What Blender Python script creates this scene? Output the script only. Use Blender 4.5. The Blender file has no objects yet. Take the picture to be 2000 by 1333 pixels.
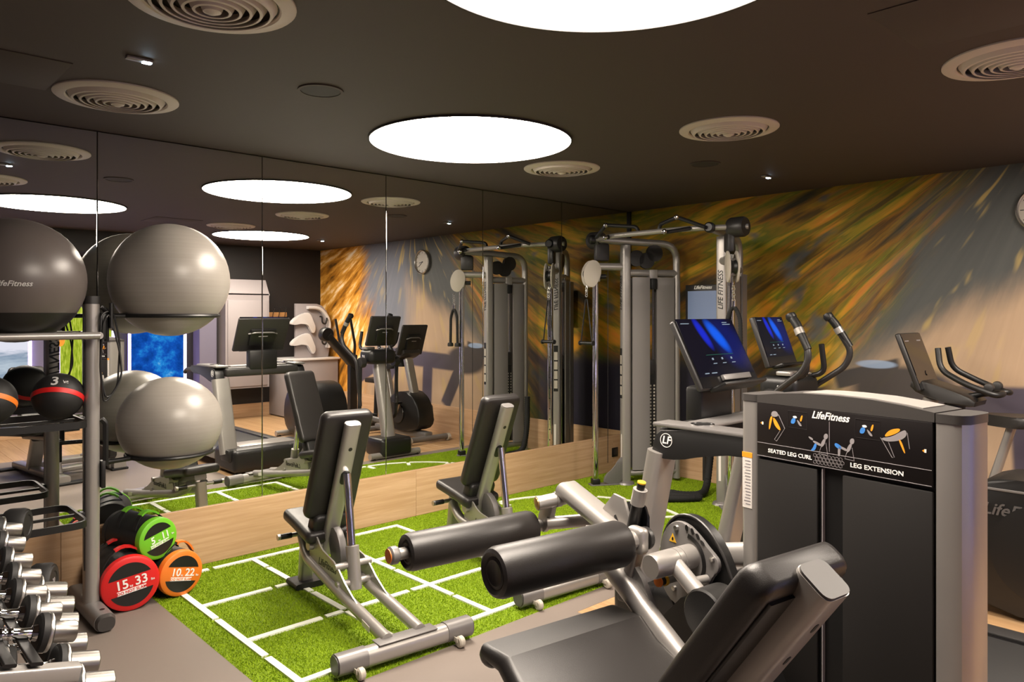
import bpy, bmesh, math, random
import numpy as np
from mathutils import Vector, Matrix
random.seed(7)
SC = bpy.context.scene
COL = SC.collection
# ------------------------------------------------------------------ camera
# world: x along the mirror wall (0 at the room corner), y into the mirror (mirror plane y = 0), room at x < 0, y < 0
cam_d = bpy.data.cameras.new('camera'); cam = bpy.data.objects.new('camera', cam_d); COL.objects.link(cam)
cam.location = (-6.097, -4.7215, 1.56)
cam.rotation_euler = (math.radians(90), 0, math.radians(-43.263))
cam_d.sensor_width = 36.0; cam_d.lens = 1455/2000*36.0; cam_d.shift_y = -51.5/2000
cam_d.clip_start = .02; cam_d.clip_end = 60
SC.camera = cam
# ------------------------------------------------------------------ world and exposure
W = bpy.data.worlds.new('world'); SC.world = W; W.use_nodes = True
W.node_tree.nodes['Background'].inputs[0].default_value = (.9, .8, .75, 1)
W.node_tree.nodes['Background'].inputs[1].default_value = .02
SC.view_settings.view_transform = 'Standard'; SC.view_settings.look = 'None'
SC.view_settings.gamma = 1.0; SC.view_settings.use_curve_mapping = False
SC.view_settings.exposure = 0.0
DISC_POWER = 40.0
ZC = 2.61
YB = -6.35
XL = -9.0
# ------------------------------------------------------------------ node helpers
class NG:
    def __init__(s, name):
        s.m = bpy.data.materials.new(name); s.m.use_nodes = True
        s.t = s.m.node_tree; s.t.nodes.clear()
        s.out = s.t.nodes.new('ShaderNodeOutputMaterial')
    def n(s, typ, **k):
        x = s.t.nodes.new(typ)
        for a, b in k.items(): setattr(x, a, b)
        return x
    def put(s, sock, v):
        if isinstance(v, bpy.types.NodeSocket): s.t.links.new(v, sock)
        elif isinstance(v, (tuple, list)) and sock.type == 'RGBA' and len(v) == 3: sock.default_value = (*v, 1)
        else: sock.default_value = v
    def ma(s, op, a, b=0.0, c=None, clamp=False):
        x = s.n('ShaderNodeMath', operation=op, use_clamp=clamp)
        s.put(x.inputs[0], a); s.put(x.inputs[1], b)
        if c is not None: s.put(x.inputs[2], c)
        return x.outputs[0]
    def mix(s, f, a, b):
        x = s.n('ShaderNodeMix', data_type='RGBA')
        s.put(x.inputs['Factor'], f); s.put(x.inputs[6], a); s.put(x.inputs[7], b)
        return x.outputs[2]
    def obj(s):
        c = s.n('ShaderNodeTexCoord'); p = s.n('ShaderNodeSeparateXYZ'); s.t.links.new(c.outputs['Object'], p.inputs[0])
        return c.outputs['Object'], p.outputs[0], p.outputs[1], p.outputs[2]
    def xyz(s, x, y, z):
        c = s.n('ShaderNodeCombineXYZ'); s.put(c.inputs[0], x); s.put(c.inputs[1], y); s.put(c.inputs[2], z); return c.outputs[0]
    def noise(s, v, scale, detail=2.0, rough=.5):
        x = s.n('ShaderNodeTexNoise'); s.put(x.inputs['Vector'], v)
        x.inputs['Scale'].default_value = scale; x.inputs['Detail'].default_value = detail; x.inputs['Roughness'].default_value = rough
        return x.outputs['Fac']
    def step(s, v, lo, hi):
        x = s.n('ShaderNodeMapRange', interpolation_type='SMOOTHSTEP'); s.put(x.inputs[0], v)
        s.put(x.inputs[1], lo); s.put(x.inputs[2], hi); x.inputs[3].default_value = 0; x.inputs[4].default_value = 1
        return x.outputs[0]
    def ramp(s, f, stops):
        x = s.n('ShaderNodeValToRGB'); s.put(x.inputs[0], f); e = x.color_ramp.elements
        while len(e) < len(stops): e.new(.5)
        for i, (p, c) in enumerate(stops): e[i].position = p; e[i].color = (*c, 1)
        return x.outputs[0]
    def pbr(s, col, rough=.5, metal=0.0, bump=None, bstr=.2, bdist=.002, spec=.5, coat=0.0):
        b = s.n('ShaderNodeBsdfPrincipled')
        s.put(b.inputs['Base Color'], col); s.put(b.inputs['Roughness'], rough); s.put(b.inputs['Metallic'], metal)
        b.inputs['Specular IOR Level'].default_value = spec; b.inputs['Coat Weight'].default_value = coat
        if bump is not None:
            q = s.n('ShaderNodeBump'); q.inputs['Strength'].default_value = bstr; q.inputs['Distance'].default_value = bdist
            s.put(q.inputs['Height'], bump); s.t.links.new(q.outputs[0], b.inputs['Normal'])
        s.t.links.new(b.outputs[0], s.out.inputs[0]); return s.m
    def emit(s, col, st):
        b = s.n('ShaderNodeEmission'); s.put(b.inputs[0], col); s.put(b.inputs[1], st)
        s.t.links.new(b.outputs[0], s.out.inputs[0]); return s.m
M = {}
def plain(name, col, rough=.5, metal=0.0, noise=0.0, nscale=300, spec=.5, coat=0.0, var=0.0):
    g = NG(name); o, x, y, z = g.obj()
    c = col
    if var:
        f = g.noise(o, 6, 3); c = g.mix(f, tuple(v*(1-var) for v in col), tuple(min(1, v*(1+var)) for v in col))
    M[name] = g.pbr(c, rough, metal, g.noise(o, nscale, 2) if noise else None, noise, .001, spec, coat)
def glow(name, col, st): M[name] = NG(name).emit(col, st)
plain('silver', (.37, .35, .33), .36, .55, .04, 900, var=.04)
plain('silver_dark', (.20, .19, .185), .42, .4, .05, 700)
plain('silver_light', (.40, .38, .36), .34, .4)
plain('steel_dark', (.30, .285, .265), .34, 1.0, .05, 400)
plain('shroud', (.23, .215, .21), .38, .15)
plain('grey_plastic', (.045, .041, .039), .45, 0, .05, 500)
plain('dark_grey', (.022, .0205, .020), .42)
plain('chrome', (.78, .78, .78), .07, 1.0)
plain('steel', (.55, .53, .50), .30, 1.0, .06, 400)
plain('black', (.007, .0068, .0068), .42, 0, .05, 600)
plain('black_gloss', (.006, .006, .007), .12, 0, 0, 1, .5, .3)
plain('rubber', (.010, .0095, .0095), .6, 0, .15, 400)
plain('vinyl', (.0165, .0145, .0138), .40, 0, .35, 520, .5)
plain('vinyl_dark', (.009, .0085, .008), .45, 0, .3, 520)
plain('fabric_black', (.008, .008, .0085), .55, 0, .3, 260)
plain('red', (.62, .012, .012), .45, 0, .1, 300)
plain('orange', (.80, .20, .02), .45, 0, .1, 300)
plain('lime', (.16, .52, .02), .45, 0, .1, 300)
plain('yellow', (.85, .48, .03), .4)
plain('gold', (.50, .33, .12), .3, .8)
plain('white', (.58, .56, .56), .45)
plain('white_line', (.80, .82, .72), .8, 0, .4, 500)
plain('ivory', (.44, .40, .34), .4)
plain('print_white', (.85, .84, .82), .5)
plain('print_grey', (.28, .26, .27), .5)
plain('print_blue', (.05, .22, .62), .5)
plain('print_blue_pale', (.22, .30, .52), .35)
plain('print_orange', (.85, .33, .02), .5)
plain('print_dim', (.085, .078, .075), .5)
plain('print_dark', (.030, .026, .026), .4)
plain('sticker', (.72, .68, .64), .5)
plain('sign_black', (.006, .0042, .0042), .38)
plain('door_black', (.0085, .0072, .0066), .55)
plain('ball_grey', (.098, .082, .076), .36, 0, .05, 200)
plain('ceiling_paint', (.052, .0355, .030), .7, 0, .05, 200)
plain('speaker_cloth', (.020, .016, .015), .7)
plain('vent', (.55, .48, .43), .5)
plain('wall_dark', (.014, .011, .011), .6)
plain('wall_pale', (.27, .24, .245), .7)
plain('wall_glow_tint', (.15, .135, .19), .7)  # lavender glow of the light boxes put into the wall colour
plain('rope', (.008, .008, .008), .8, 0, .4, 300)
plain('wood_peg', (.50, .25, .09), .5)
glow('lamp_face', (1.0, .875, .745), DISC_POWER)
glow('led_cold', (.62, .82, 1.0), 60)
glow('led_lavender', (.55, .45, 1.0), 12.0)
glow('screen_white', (.7, .85, 1.0), .45)
glow('screen_green', (.2, .7, .5), .16)
def mk_pale_ball():
    g = NG('ball_pale'); o, x, y, z = g.obj()
    f = g.noise(g.xyz(g.ma('MULTIPLY', x, .6), g.ma('MULTIPLY', y, .6), g.ma('MULTIPLY', z, 60)), 1.0, 3, .6)
    M['ball_pale'] = g.pbr(g.mix(f, (.235, .215, .19), (.32, .295, .262)), .34, 0, f, .25, .002)
mk_pale_ball()
def mk_wood(name, a, b, axis, sc=1.0, rough=.42):
    g = NG(name); o, x, y, z = g.obj(); oi = g.n('ShaderNodeObjectInfo').outputs['Random']
    k = [x, y, z]
    v = g.xyz(*[g.ma('ADD', g.ma('MULTIPLY', k[i], (1.3 if i == axis else 34)*sc), g.ma('MULTIPLY', oi, 17.0)) for i in range(3)])
    f = g.noise(v, 1.0, 5, .65); f2 = g.noise(v, 5.0, 3, .6)
    c = g.mix(g.step(f, .3, .72), a, b); c = g.mix(g.ma('MULTIPLY', f2, .35), c, tuple(t*.7 for t in a))
    M[name] = g.pbr(c, rough, 0, f2, .08, .001)
mk_wood('wood_panel', (.50, .31, .165), (.66, .44, .27), 0)
mk_wood('wood_panel_y', (.50, .31, .165), (.66, .44, .27), 1)
mk_wood('wood_floor', (.40, .235, .11), (.56, .36, .19), 1, .8, .36)
def mk_rubber_floor():
    g = NG('rubber_floor'); o, x, y, z = g.obj()
    f = g.noise(o, 900, 2); f2 = g.noise(o, 2.2, 4)
    M['rubber_floor'] = g.pbr(g.mix(g.ma('ADD', g.ma('MULTIPLY', f, .5), g.ma('MULTIPLY', f2, .5)), (.145, .117, .099), (.20, .165, .142)), .55, 0, f, .25, .0008)
mk_rubber_floor()
def mk_turf():
    for nm, a, b in (('turf_base', (.12, .19, .005), (.17, .26, .010)), ('turf_blade', (.20, .32, .008), (.33, .46, .018))):
        g = NG(nm); o, x, y, z = g.obj()
        f = g.noise(o, 240, 2, .6); f2 = g.noise(o, 3, 3)
        f = g.ma('ADD', g.ma('MULTIPLY', g.step(f, .3, .7), .75), g.ma('MULTIPLY', f2, .3))
        M[nm] = g.pbr(g.mix(f, a, b), .75, 0, None, spec=.2)
mk_turf()
def mk_mirror():
    g = NG('mirror_glass'); b = g.n('ShaderNodeBsdfGlossy'); b.inputs[0].default_value = (.86, .87, .85, 1); b.inputs[1].default_value = 0.0
    g.t.links.new(b.outputs[0], g.out.inputs[0]); M['mirror_glass'] = g.m
mk_mirror()
def mk_mural():
    g = NG('mural_print'); o, x, y, z = g.obj()
    q = g.ma('MULTIPLY', y, -1.0)
    dq = g.ma('SUBTRACT', q, 3.75); dz = g.ma('SUBTRACT', 3.2, z)
    th = g.ma('ARCTAN2', dq, dz)
    rad = g.ma('SQRT', g.ma('ADD', g.ma('MULTIPLY', dq, dq), g.ma('MULTIPLY', dz, dz)))
    def streak(kt, kr, off, d=4, r=.6): return g.noise(g.xyz(g.ma('MULTIPLY', th, kt), g.ma('MULTIPLY', rad, kr), off), 1.0, d, r)
    wob = g.ma('MULTIPLY', g.ma('SUBTRACT', streak(9, 1.1, 3.3), .5), 1.0)
    a = streak(19, .85, 0.0, 4, .55); b = streak(10, .9, 7.0, 3, .5); c = streak(34, 1.2, 11.0, 4, .6); d = streak(7, 1.5, 21.0, 3, .6)
    sharp = g.ramp(a, [(.30, (.026, .026, .014)), (.40, (.100, .066, .010)), (.48, (.27, .165, .010)), (.54, (.145, .150, .010)), (.61, (.46, .28, .018)), (.69, (.60, .27, .035)), (.78, (.70, .46, .10))])
    hue = g.ramp(b, [(.36, (.50, .70, .20)), (.46, (1.0, .90, .50)), (.56, (1.0, .66, .40)), (.66, (.62, .95, .30))])
    mul = g.n('ShaderNodeMix', data_type='RGBA', blend_type='MULTIPLY'); mul.inputs['Factor'].default_value = .85
    g.t.links.new(sharp, mul.inputs[6]); g.t.links.new(hue, mul.inputs[7]); leaves = mul.outputs[2]
    slate = g.mix(streak(20, .6, 5.0), (.060, .066, .066), (.10, .105, .10))
    leaves = g.mix(g.step(d, .56, .68), leaves, slate)                       # gaps of dark water between the leaves
    beige = g.mix(streak(30, .6, 9.0), (.33, .235, .15), (.46, .335, .225))
    blue = g.mix(streak(22, .8, 13.0), (.12, .135, .165), (.19, .20, .235))
    fire = g.ramp(streak(17, 1.4, 17.0, 4, .6), [(.32, (.10, .045, .008)), (.44, (.42, .17, .015)), (.54, (.72, .36, .06)), (.64, (.95, .75, .48)), (.74, (1.0, .95, .88))])
    qw = g.ma('ADD', q, g.ma('MULTIPLY', wob, .9))
    lim = g.ma('ADD', 1.6, g.ma('MULTIPLY', z, .52))                        # right-hand edge of the leaf mass
    right = g.step(g.ma('SUBTRACT', qw, lim), -.22, .26)
    # slate above, beige road below; the edge falls to the left
    road = g.step(g.ma('SUBTRACT', g.ma('ADD', -.03, g.ma('MULTIPLY', q, .55)), g.ma('ADD', z, g.ma('MULTIPLY', wob, .4))), -.16, .22)
    ground = g.mix(road, slate, beige)
    ground = g.mix(g.step(g.ma('ADD', q, g.ma('MULTIPLY', wob, .5)), 3.55, 4.1), ground, g.mix(g.step(g.ma('ADD', z, g.ma('MULTIPLY', wob, .5)), .95, 1.35), beige, blue))
    spots = g.ma('MULTIPLY', g.step(streak(13, 1.7, 31.0, 2, .5), .57, .68), g.ma('SUBTRACT', 1.0, g.ma('MULTIPLY', road, .6)))
    ground = g.mix(g.ma('MULTIPLY', spots, .75), ground, (.50, .37, .12))
    col = g.mix(right, leaves, ground)
    col = g.mix(g.step(g.ma('ADD', q, g.ma('MULTIPLY', wob, 1.1)), 4.75, 5.2), col, fire)
    # dark blurred shapes along the bottom
    def blob(q0, z0, sq, sz, hard=.25):
        u = g.ma('DIVIDE', g.ma('SUBTRACT', q, q0), sq); v = g.ma('DIVIDE', g.ma('SUBTRACT', z, z0), sz)
        r = g.ma('SQRT', g.ma('ADD', g.ma('MULTIPLY', u, u), g.ma('MULTIPLY', v, v)))
        return g.ma('SUBTRACT', 1.0, g.step(r, 1-hard, 1+hard*.4))
    def bar(q0, z0, q1, z1, w):
        L = math.hypot(q1-q0, z1-z0); ux, uz = (q1-q0)/L, (z1-z0)/L
        al = g.ma('ADD', g.ma('MULTIPLY', g.ma('SUBTRACT', q, q0), ux), g.ma('MULTIPLY', g.ma('SUBTRACT', z, z0), uz))
        pe = g.ma('ABSOLUTE', g.ma('SUBTRACT', g.ma('MULTIPLY', g.ma('SUBTRACT', q, q0), uz), g.ma('MULTIPLY', g.ma('SUBTRACT', z, z0), ux)))
        return g.ma('MULTIPLY', g.ma('MULTIPLY', g.step(al, -.03, .03), g.ma('SUBTRACT', 1.0, g.step(al, L-.03, L+.03))), g.ma('SUBTRACT', 1.0, g.step(pe, w*.8, w*1.15)))
    shapes = [blob(2.62, .98, .42, .20), bar(2.1, 1.02, 2.6, 1.16, .07), bar(2.5, .92, 4.35, .98, .11), bar(3.45, .35, 3.42, .95, .11), bar(2.75, .85, 3.05, .36, .10), bar(4.2, .95, 4.55, .40, .12), blob(1.75, .98, .32, .16), bar(4.3, 1.0, 5.3, .55, .10)]
    mask = shapes[0]
    for sh in shapes[1:]: mask = g.ma('MAXIMUM', mask, sh)
    dark = g.mix(g.step(q, 2.6, 3.6), (.030, .030, .034), (.050, .047, .085))
    col = g.mix(g.ma('MULTIPLY', mask, .93), col, dark)
    col = g.mix(g.ma('MULTIPLY', blob(2.42, 1.17, .16, .035), .8), col, (.28, .38, .55))
    col = g.mix(g.ma('MULTIPLY', blob(1.95, 1.02, .10, .07), .7), col, (.45, .33, .03))
    # the dusky corner beside the mirror
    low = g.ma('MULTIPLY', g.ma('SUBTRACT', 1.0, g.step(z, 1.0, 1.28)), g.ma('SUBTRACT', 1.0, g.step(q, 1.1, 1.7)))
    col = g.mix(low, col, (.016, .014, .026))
    col = g.mix(g.ma('MULTIPLY', blob(.78, 1.25, .14, .10, .5), .9), col, (.62, .27, .01))
    br = g.n('ShaderNodeMix', data_type='RGBA', blend_type='MULTIPLY'); br.inputs['Factor'].default_value = 1.0; g.t.links.new(col, br.inputs[6]); br.inputs[7].default_value = (1.12, 1.1, 1.1, 1); col = br.outputs[2]
    M['mural_print'] = g.pbr(col, .55, 0, g.noise(g.xyz(0.0, y, z), 500, 2), .05, .0006, .3)
mk_mural()
def mk_screen(name, cx):
    # dark blue running graphic: two soft light shapes; object coords x = right, y = up, unit about 1 wide
    g = NG(name); o, x, y, z = g.obj()
    def lobe(x0, y0, ang, a, b):
        ca, sa = math.cos(ang), math.sin(ang)
        dx = g.ma('SUBTRACT', x, x0); dy = g.ma('SUBTRACT', y, y0)
        u = g.ma('DIVIDE', g.ma('ADD', g.ma('MULTIPLY', dx, ca), g.ma('MULTIPLY', dy, sa)), a)
        v = g.ma('DIVIDE', g.ma('SUBTRACT', g.ma('MULTIPLY', dy, ca), g.ma('MULTIPLY', dx, sa)), b)
        r = g.ma('ADD', g.ma('MULTIPLY', u, u), g.ma('MULTIPLY', v, v))
        return g.ma('SUBTRACT', 1.0, g.step(r, .05, 1.1))
    l1 = lobe(-.13, .17, math.radians(-72), .24, .07); l2 = lobe(.10, .13, math.radians(-62), .27, .10); l3 = lobe(.25, .05, math.radians(-60), .42, .30)
    c = g.mix(l3, (.001, .001, .006), (.001, .006, .10)); c = g.mix(l1, c, (.004, .02, .60)); c = g.mix(l2, c, (.003, .11, .85))
    b = g.n('ShaderNodeBsdfPrincipled'); b.inputs['Base Color'].default_value = (.004, .004, .006, 1); b.inputs['Roughness'].default_value = .08
    g.put(b.inputs['Emission Color'], c); b.inputs['Emission Strength'].default_value = 1.0
    g.t.links.new(b.outputs[0], g.out.inputs[0]); M[name] = g.m
mk_screen('screen_run', 0)
def mk_lightboxes():
    g = NG('print_underwater'); o, x, y, z = g.obj()
    f = g.noise(o, 6, 5, .65); pl = g.ma('SUBTRACT', 1.0, g.step(g.ma('ABSOLUTE', g.ma('SUBTRACT', x, .06)), .04, .24)); f = g.ma('ADD', g.ma('MULTIPLY', f, .85), g.ma('MULTIPLY', pl, .13)); col = g.ramp(f, [(.32, (.004, .05, .30)), (.48, (.008, .10, .55)), (.60, (.02, .28, .80)), (.72, (.25, .60, .95))])
    M['print_underwater'] = g.emit(col, 1.0)
    g = NG('print_meadow'); o, x, y, z = g.obj()
    f = g.noise(g.xyz(g.ma('MULTIPLY', x, 60), g.ma('MULTIPLY', y, 60), g.ma('MULTIPLY', z, 9)), 1.0, 4, .6)
    col = g.ramp(f, [(.3, (.16, .24, .01)), (.5, (.36, .46, .03)), (.7, (.68, .70, .12))]); M['print_meadow'] = g.emit(col, 1.15)
    g = NG('print_sea'); o, x, y, z = g.obj()
    f = g.noise(g.xyz(g.ma('MULTIPLY', x, 5), 0.0, g.ma('MULTIPLY', z, 30)), 1.0, 4, .6)
    t = g.ma('ADD', z, g.ma('MULTIPLY', g.ma('SUBTRACT', f, .5), .22))
    col = g.ramp(g.ma('DIVIDE', t, .82), [(.10, (.62, .40, .30)), (.22, (.62, .66, .72)), (.36, (.22, .30, .42)), (.48, (.52, .60, .70)), (.66, (.26, .34, .46)), (.76, (.80, .80, .92))])
    M['print_sea'] = g.emit(col, 1.1)
mk_lightboxes()
# ------------------------------------------------------------------ mesh helpers
def V(*a): return Vector(a)
def fr(d, up=None):
    d = Vector(d).normalized(); up = Vector(up) if up is not None else (V(0, 0, 1) if abs(d.z) < .95 else V(1, 0, 0))
    x = up.cross(d)
    if x.length < 1e-6: x = V(1, 0, 0).cross(d)
    x.normalize(); return x, d.cross(x).normalized()
def box(bm, c, s, R=None, bev=0.0, seg=2):
    """box centred at c, size s; R = 3x3 with columns = local axes"""
    r = bmesh.ops.create_cube(bm, size=1.0); vs = r['verts']
    mt = Matrix.Diagonal((*s, 1))
    if R is not None: mt = R.to_4x4() @ mt
    bmesh.ops.transform(bm, matrix=Matrix.Translation(Vector(c)) @ mt, verts=vs)
    if bev > 0:
        es = list({e for v in vs for e in v.link_edges})
        bmesh.ops.bevel(bm, geom=es, offset=bev, segments=seg, profile=.5, affect='EDGES')
def RZ(a): return Matrix.Rotation(a, 3, 'Z')
def RX(a): return Matrix.Rotation(a, 3, 'X')
def RY(a): return Matrix.Rotation(a, 3, 'Y')
def fillet(pts, rad, k=5, closed=False):
    P = [Vector(p) for p in pts]; n = len(P); out = []
    for i in range(n):
        if not closed and i in (0, n-1): out.append(P[i]); continue
        a, b, c = P[i-1], P[i], P[(i+1) % n]
        u = (a-b); w = (c-b); r = min(rad, u.length*.48, w.length*.48)
        p0 = b+u.normalized()*r; p1 = b+w.normalized()*r
        for j in range(k+1):
            t = j/k; out.append(p0*(1-t)**2 + b*2*t*(1-t) + p1*t*t)
    return out
def sweep(bm, pts, sec, closed=False, up=None, cap=True, scale=None):
    P = [Vector(p) for p in pts]; n = len(P); rings = []; px = None
    for i in range(n):
        if closed: d = P[(i+1) % n]-P[i-1]
        else: d = P[min(i+1, n-1)]-P[max(i-1, 0)]
        d.normalize()
        if up is not None: x, y = fr(d, up)
        elif px is None: x, y = fr(d)
        else:
            x = px-d*px.dot(d); x.normalize(); y = d.cross(x)
        px = x; k = scale[i] if scale else 1.0
        rings.append([bm.verts.new(P[i]+x*(a*k)+y*(b*k)) for a, b in sec])
    m = len(sec)
    for i in range(n if closed else n-1):
        A, B = rings[i], rings[(i+1) % n]
        for j in range(m):
            bm.faces.new((A[j], A[(j+1) % m], B[(j+1) % m], B[j]))
    if cap and not closed:
        bm.faces.new(rings[0][::-1]); bm.faces.new(rings[-1])
def circ(r, n=12): return [(r*math.cos(2*math.pi*i/n), r*math.sin(2*math.pi*i/n)) for i in range(n)]
def rect(w, h): return [(w/2, h/2), (-w/2, h/2), (-w/2, -h/2), (w/2, -h/2)]
def rrect(w, h, r, k=3):
    o = []
    for cx, cy, a0 in ((w/2-r, h/2-r, 0), (-w/2+r, h/2-r, 90), (-w/2+r, -h/2+r, 180), (w/2-r, -h/2+r, 270)):
        for j in range(k+1):
            a = math.radians(a0+90*j/k); o.append((cx+r*math.cos(a), cy+r*math.sin(a)))
    return o
def tube(bm, pts, r, n=12, closed=False, fil=0.0, cap=True, scale=None):
    if fil: pts = fillet(pts, fil, 5, closed); scale = None
    sweep(bm, pts, circ(r, n), closed, None, cap, scale)
def cyl(bm, a, b, r, r2=None, n=20): sweep(bm, [a, b], circ(r, n), scale=[1.0, (r2/r if r2 is not None else 1.0)])
def lathe(bm, prof, o=(0, 0, 0), ax=(0, 0, 1), n=28):
    """prof = [(radius, height)...] around axis ax at o"""
    o = Vector(o); d = Vector(ax).normalized(); x, y = fr(d); rings = []
    for r, h in prof:
        if r < 1e-6: rings.append([bm.verts.new(o+d*h)])
        else: rings.append([bm.verts.new(o+d*h+x*(r*math.cos(2*math.pi*i/n))+y*(r*math.sin(2*math.pi*i/n))) for i in range(n)])
    for A, B in zip(rings, rings[1:]):
        if len(A) == 1 and len(B) == 1: continue
        for i in range(n):
            j = (i+1) % n
            if len(A) == 1: bm.faces.new((A[0], B[j], B[i]))
            elif len(B) == 1: bm.faces.new((A[i], A[j], B[0]))
            else: bm.faces.new((A[i], A[j], B[j], B[i]))
    if len(rings[0]) > 1: bm.faces.new(rings[0][::-1])
    if len(rings[-1]) > 1: bm.faces.new(rings[-1])
def prism(bm, poly, o, u, v, dep, bev=0.0):
    """polygon (2D) in plane o+u*a+v*b, extruded by dep along u x v"""
    o, u, v = Vector(o), Vector(u), Vector(v); w = u.cross(v).normalized()*dep
    A = [bm.verts.new(o+u*a+v*b) for a, b in poly]; B = [bm.verts.new(p.co+w) for p in A]; n = len(A)
    fs = [bm.faces.new(A[::-1]), bm.faces.new(B)]
    for i in range(n): fs.append(bm.faces.new((A[i], A[(i+1) % n], B[(i+1) % n], B[i])))
    if bev:
        es = list(set(fs[0].edges) | set(fs[1].edges))
        bmesh.ops.bevel(bm, geom=es, offset=bev, segments=2, profile=.5, affect='EDGES')
def smooth_poly(pts, it=2):
    P = [Vector((a, b)) for a, b in pts]
    for _ in range(it):
        Q = []
        for i in range(len(P)):
            a, b = P[i], P[(i+1) % len(P)]; Q += [a*.75+b*.25, a*.25+b*.75]
        P = Q
    return [(p.x, p.y) for p in P]
def ell(cx, cy, a, b, n=20, rot=0):
    c, s = math.cos(rot), math.sin(rot); o = []
    for i in range(n):
        t = 2*math.pi*i/n; x, y = a*math.cos(t), b*math.sin(t); o.append((cx+x*c-y*s, cy+x*s+y*c))
    return o
def pad(bm, pts, w, th, up=(0, 0, 1), rnd=.02, crown=0.0):
    """upholstered pad: rounded-rectangle section swept along pts with pinched ends"""
    P = [Vector(p) for p in pts]; L = [0]
    for a, b in zip(P, P[1:]): L.append(L[-1]+(b-a).length)
    T = L[-1]; e = min(th*.5, T*.2)
    def atl(s):
        s = max(0, min(T, s))
        for i in range(len(P)-1):
            if s <= L[i+1]+1e-9: return P[i].lerp(P[i+1], (s-L[i])/max(1e-9, L[i+1]-L[i]))
        return P[-1]
    ss = [0, e*.12, e*.4, e*.8, e*1.3]+[e*1.3+(T-2.6*e)*j/8 for j in range(1, 8)]+[T-e*1.3, T-e*.8, T-e*.4, T-e*.12, T]
    rings = []
    for i, s in enumerate(ss):
        p = atl(s); d = (atl(s+.01)-atl(s-.01)).normalized(); x, y = fr(d, up)
        k = min(s, T-s)/e; k = 1 if k >= 1 else math.sqrt(max(0, 1-(1-k)**2)); kw = 1-(1-k)*e*.9/(w*.5)
        hh = th*(.55+.45*k)
        rings.append([bm.verts.new(p+x*(a*kw)+y*b) for a, b in rrect(w, hh, min(rnd, hh*.45), 4)])
    m = len(rings[0])
    for A, B in zip(rings, rings[1:]):
        for j in range(m): bm.faces.new((A[j], A[(j+1) % m], B[(j+1) % m], B[j]))
    bm.faces.new(rings[0][::-1]); bm.faces.new(rings[-1])
def B(): return bmesh.new()
def obj(name, bm, mat, parent=None, ang=35, loc=None):
    bmesh.ops.recalc_face_normals(bm, faces=bm.faces[:])
    me = bpy.data.meshes.new(name); bm.to_mesh(me); bm.free()
    me.materials.append(M[mat] if isinstance(mat, str) else mat)
    if ang:
        me.polygons.foreach_set('use_smooth', [True]*len(me.polygons)); me.set_sharp_from_angle(angle=math.radians(ang))
    o = bpy.data.objects.new(name, me); COL.objects.link(o)
    if parent: o.parent = parent
    if loc is not None: o.location = loc
    return o
def mk(name, mat, parent, fn, *a, **k):
    ang = k.pop('ang', 35); bm = B(); fn(bm, *a, **k); return obj(name, bm, mat, parent, ang)
def tag(o, label=None, cat=None, group=None, kind=None):
    if label: o['label'] = label
    if cat: o['category'] = cat
    if group: o['group'] = group
    if kind: o['kind'] = kind
    return o
def thing(name, label, cat, loc=(0, 0, 0), rz=0.0, group=None):
    o = bpy.data.objects.new(name, None); COL.objects.link(o); o.empty_display_size = .1
    o.location = loc; o.rotation_euler = (0, 0, rz); return tag(o, label, cat, group)
def struct(name, bm, mat, ang=30, **k): return tag(obj(name, bm, mat, None, ang), kind='structure', **k)
def copy_tree(o, parent=None):
    c = o.copy(); COL.objects.link(c); c.parent = parent
    for ch in o.children: copy_tree(ch, c)
    return c
def lettering(s, size, o, u, v, mat, parent, name='lettering', shear=0.0, ext=.0006, align='CENTER', xs=1.0, bold=.018):
    cu = bpy.data.curves.new('t', 'FONT'); cu.body = s; cu.size = size; cu.extrude = ext; cu.shear = shear; cu.offset = bold*size
    cu.align_x = align; cu.align_y = 'CENTER'; cu.resolution_u = 3
    t = bpy.data.objects.new('t', cu); COL.objects.link(t)
    me = bpy.data.meshes.new_from_object(t.evaluated_get(bpy.context.evaluated_depsgraph_get()))
    bpy.data.objects.remove(t); bpy.data.curves.remove(cu)
    u, v = Vector(u), Vector(v); n = u.cross(v)
    mt = Matrix.Translation(Vector(o)) @ Matrix((( u.x*xs, v.x, n.x, 0), (u.y*xs, v.y, n.y, 0), (u.z*xs, v.z, n.z, 0), (0, 0, 0, 1)))
    me.transform(mt); me.materials.clear(); me.materials.append(M[mat])
    ob = bpy.data.objects.new(name, me); COL.objects.link(ob); ob.parent = parent; return ob
def ring(bm, prof, o=(0, 0, 0), ax=(0, 0, 1), n=40):
    """closed ring: prof is a closed loop of (radius, height)"""
    o = Vector(o); d = Vector(ax).normalized(); x, y = fr(d); R = []
    for r, h in prof: R.append([bm.verts.new(o+d*h+x*(r*math.cos(2*math.pi*i/n))+y*(r*math.sin(2*math.pi*i/n))) for i in range(n)])
    for k in range(len(R)):
        A, C = R[k], R[(k+1) % len(R)]
        for i in range(n): bm.faces.new((A[i], A[(i+1) % n], C[(i+1) % n], C[i]))
def bx(x0, x1, y0, y1, z0, z1, bev=0.0, bm=None):
    bm = bm or B(); box(bm, ((x0+x1)/2, (y0+y1)/2, (z0+z1)/2), (abs(x1-x0), abs(y1-y0), abs(z1-z0)), None, bev); return bm
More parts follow.
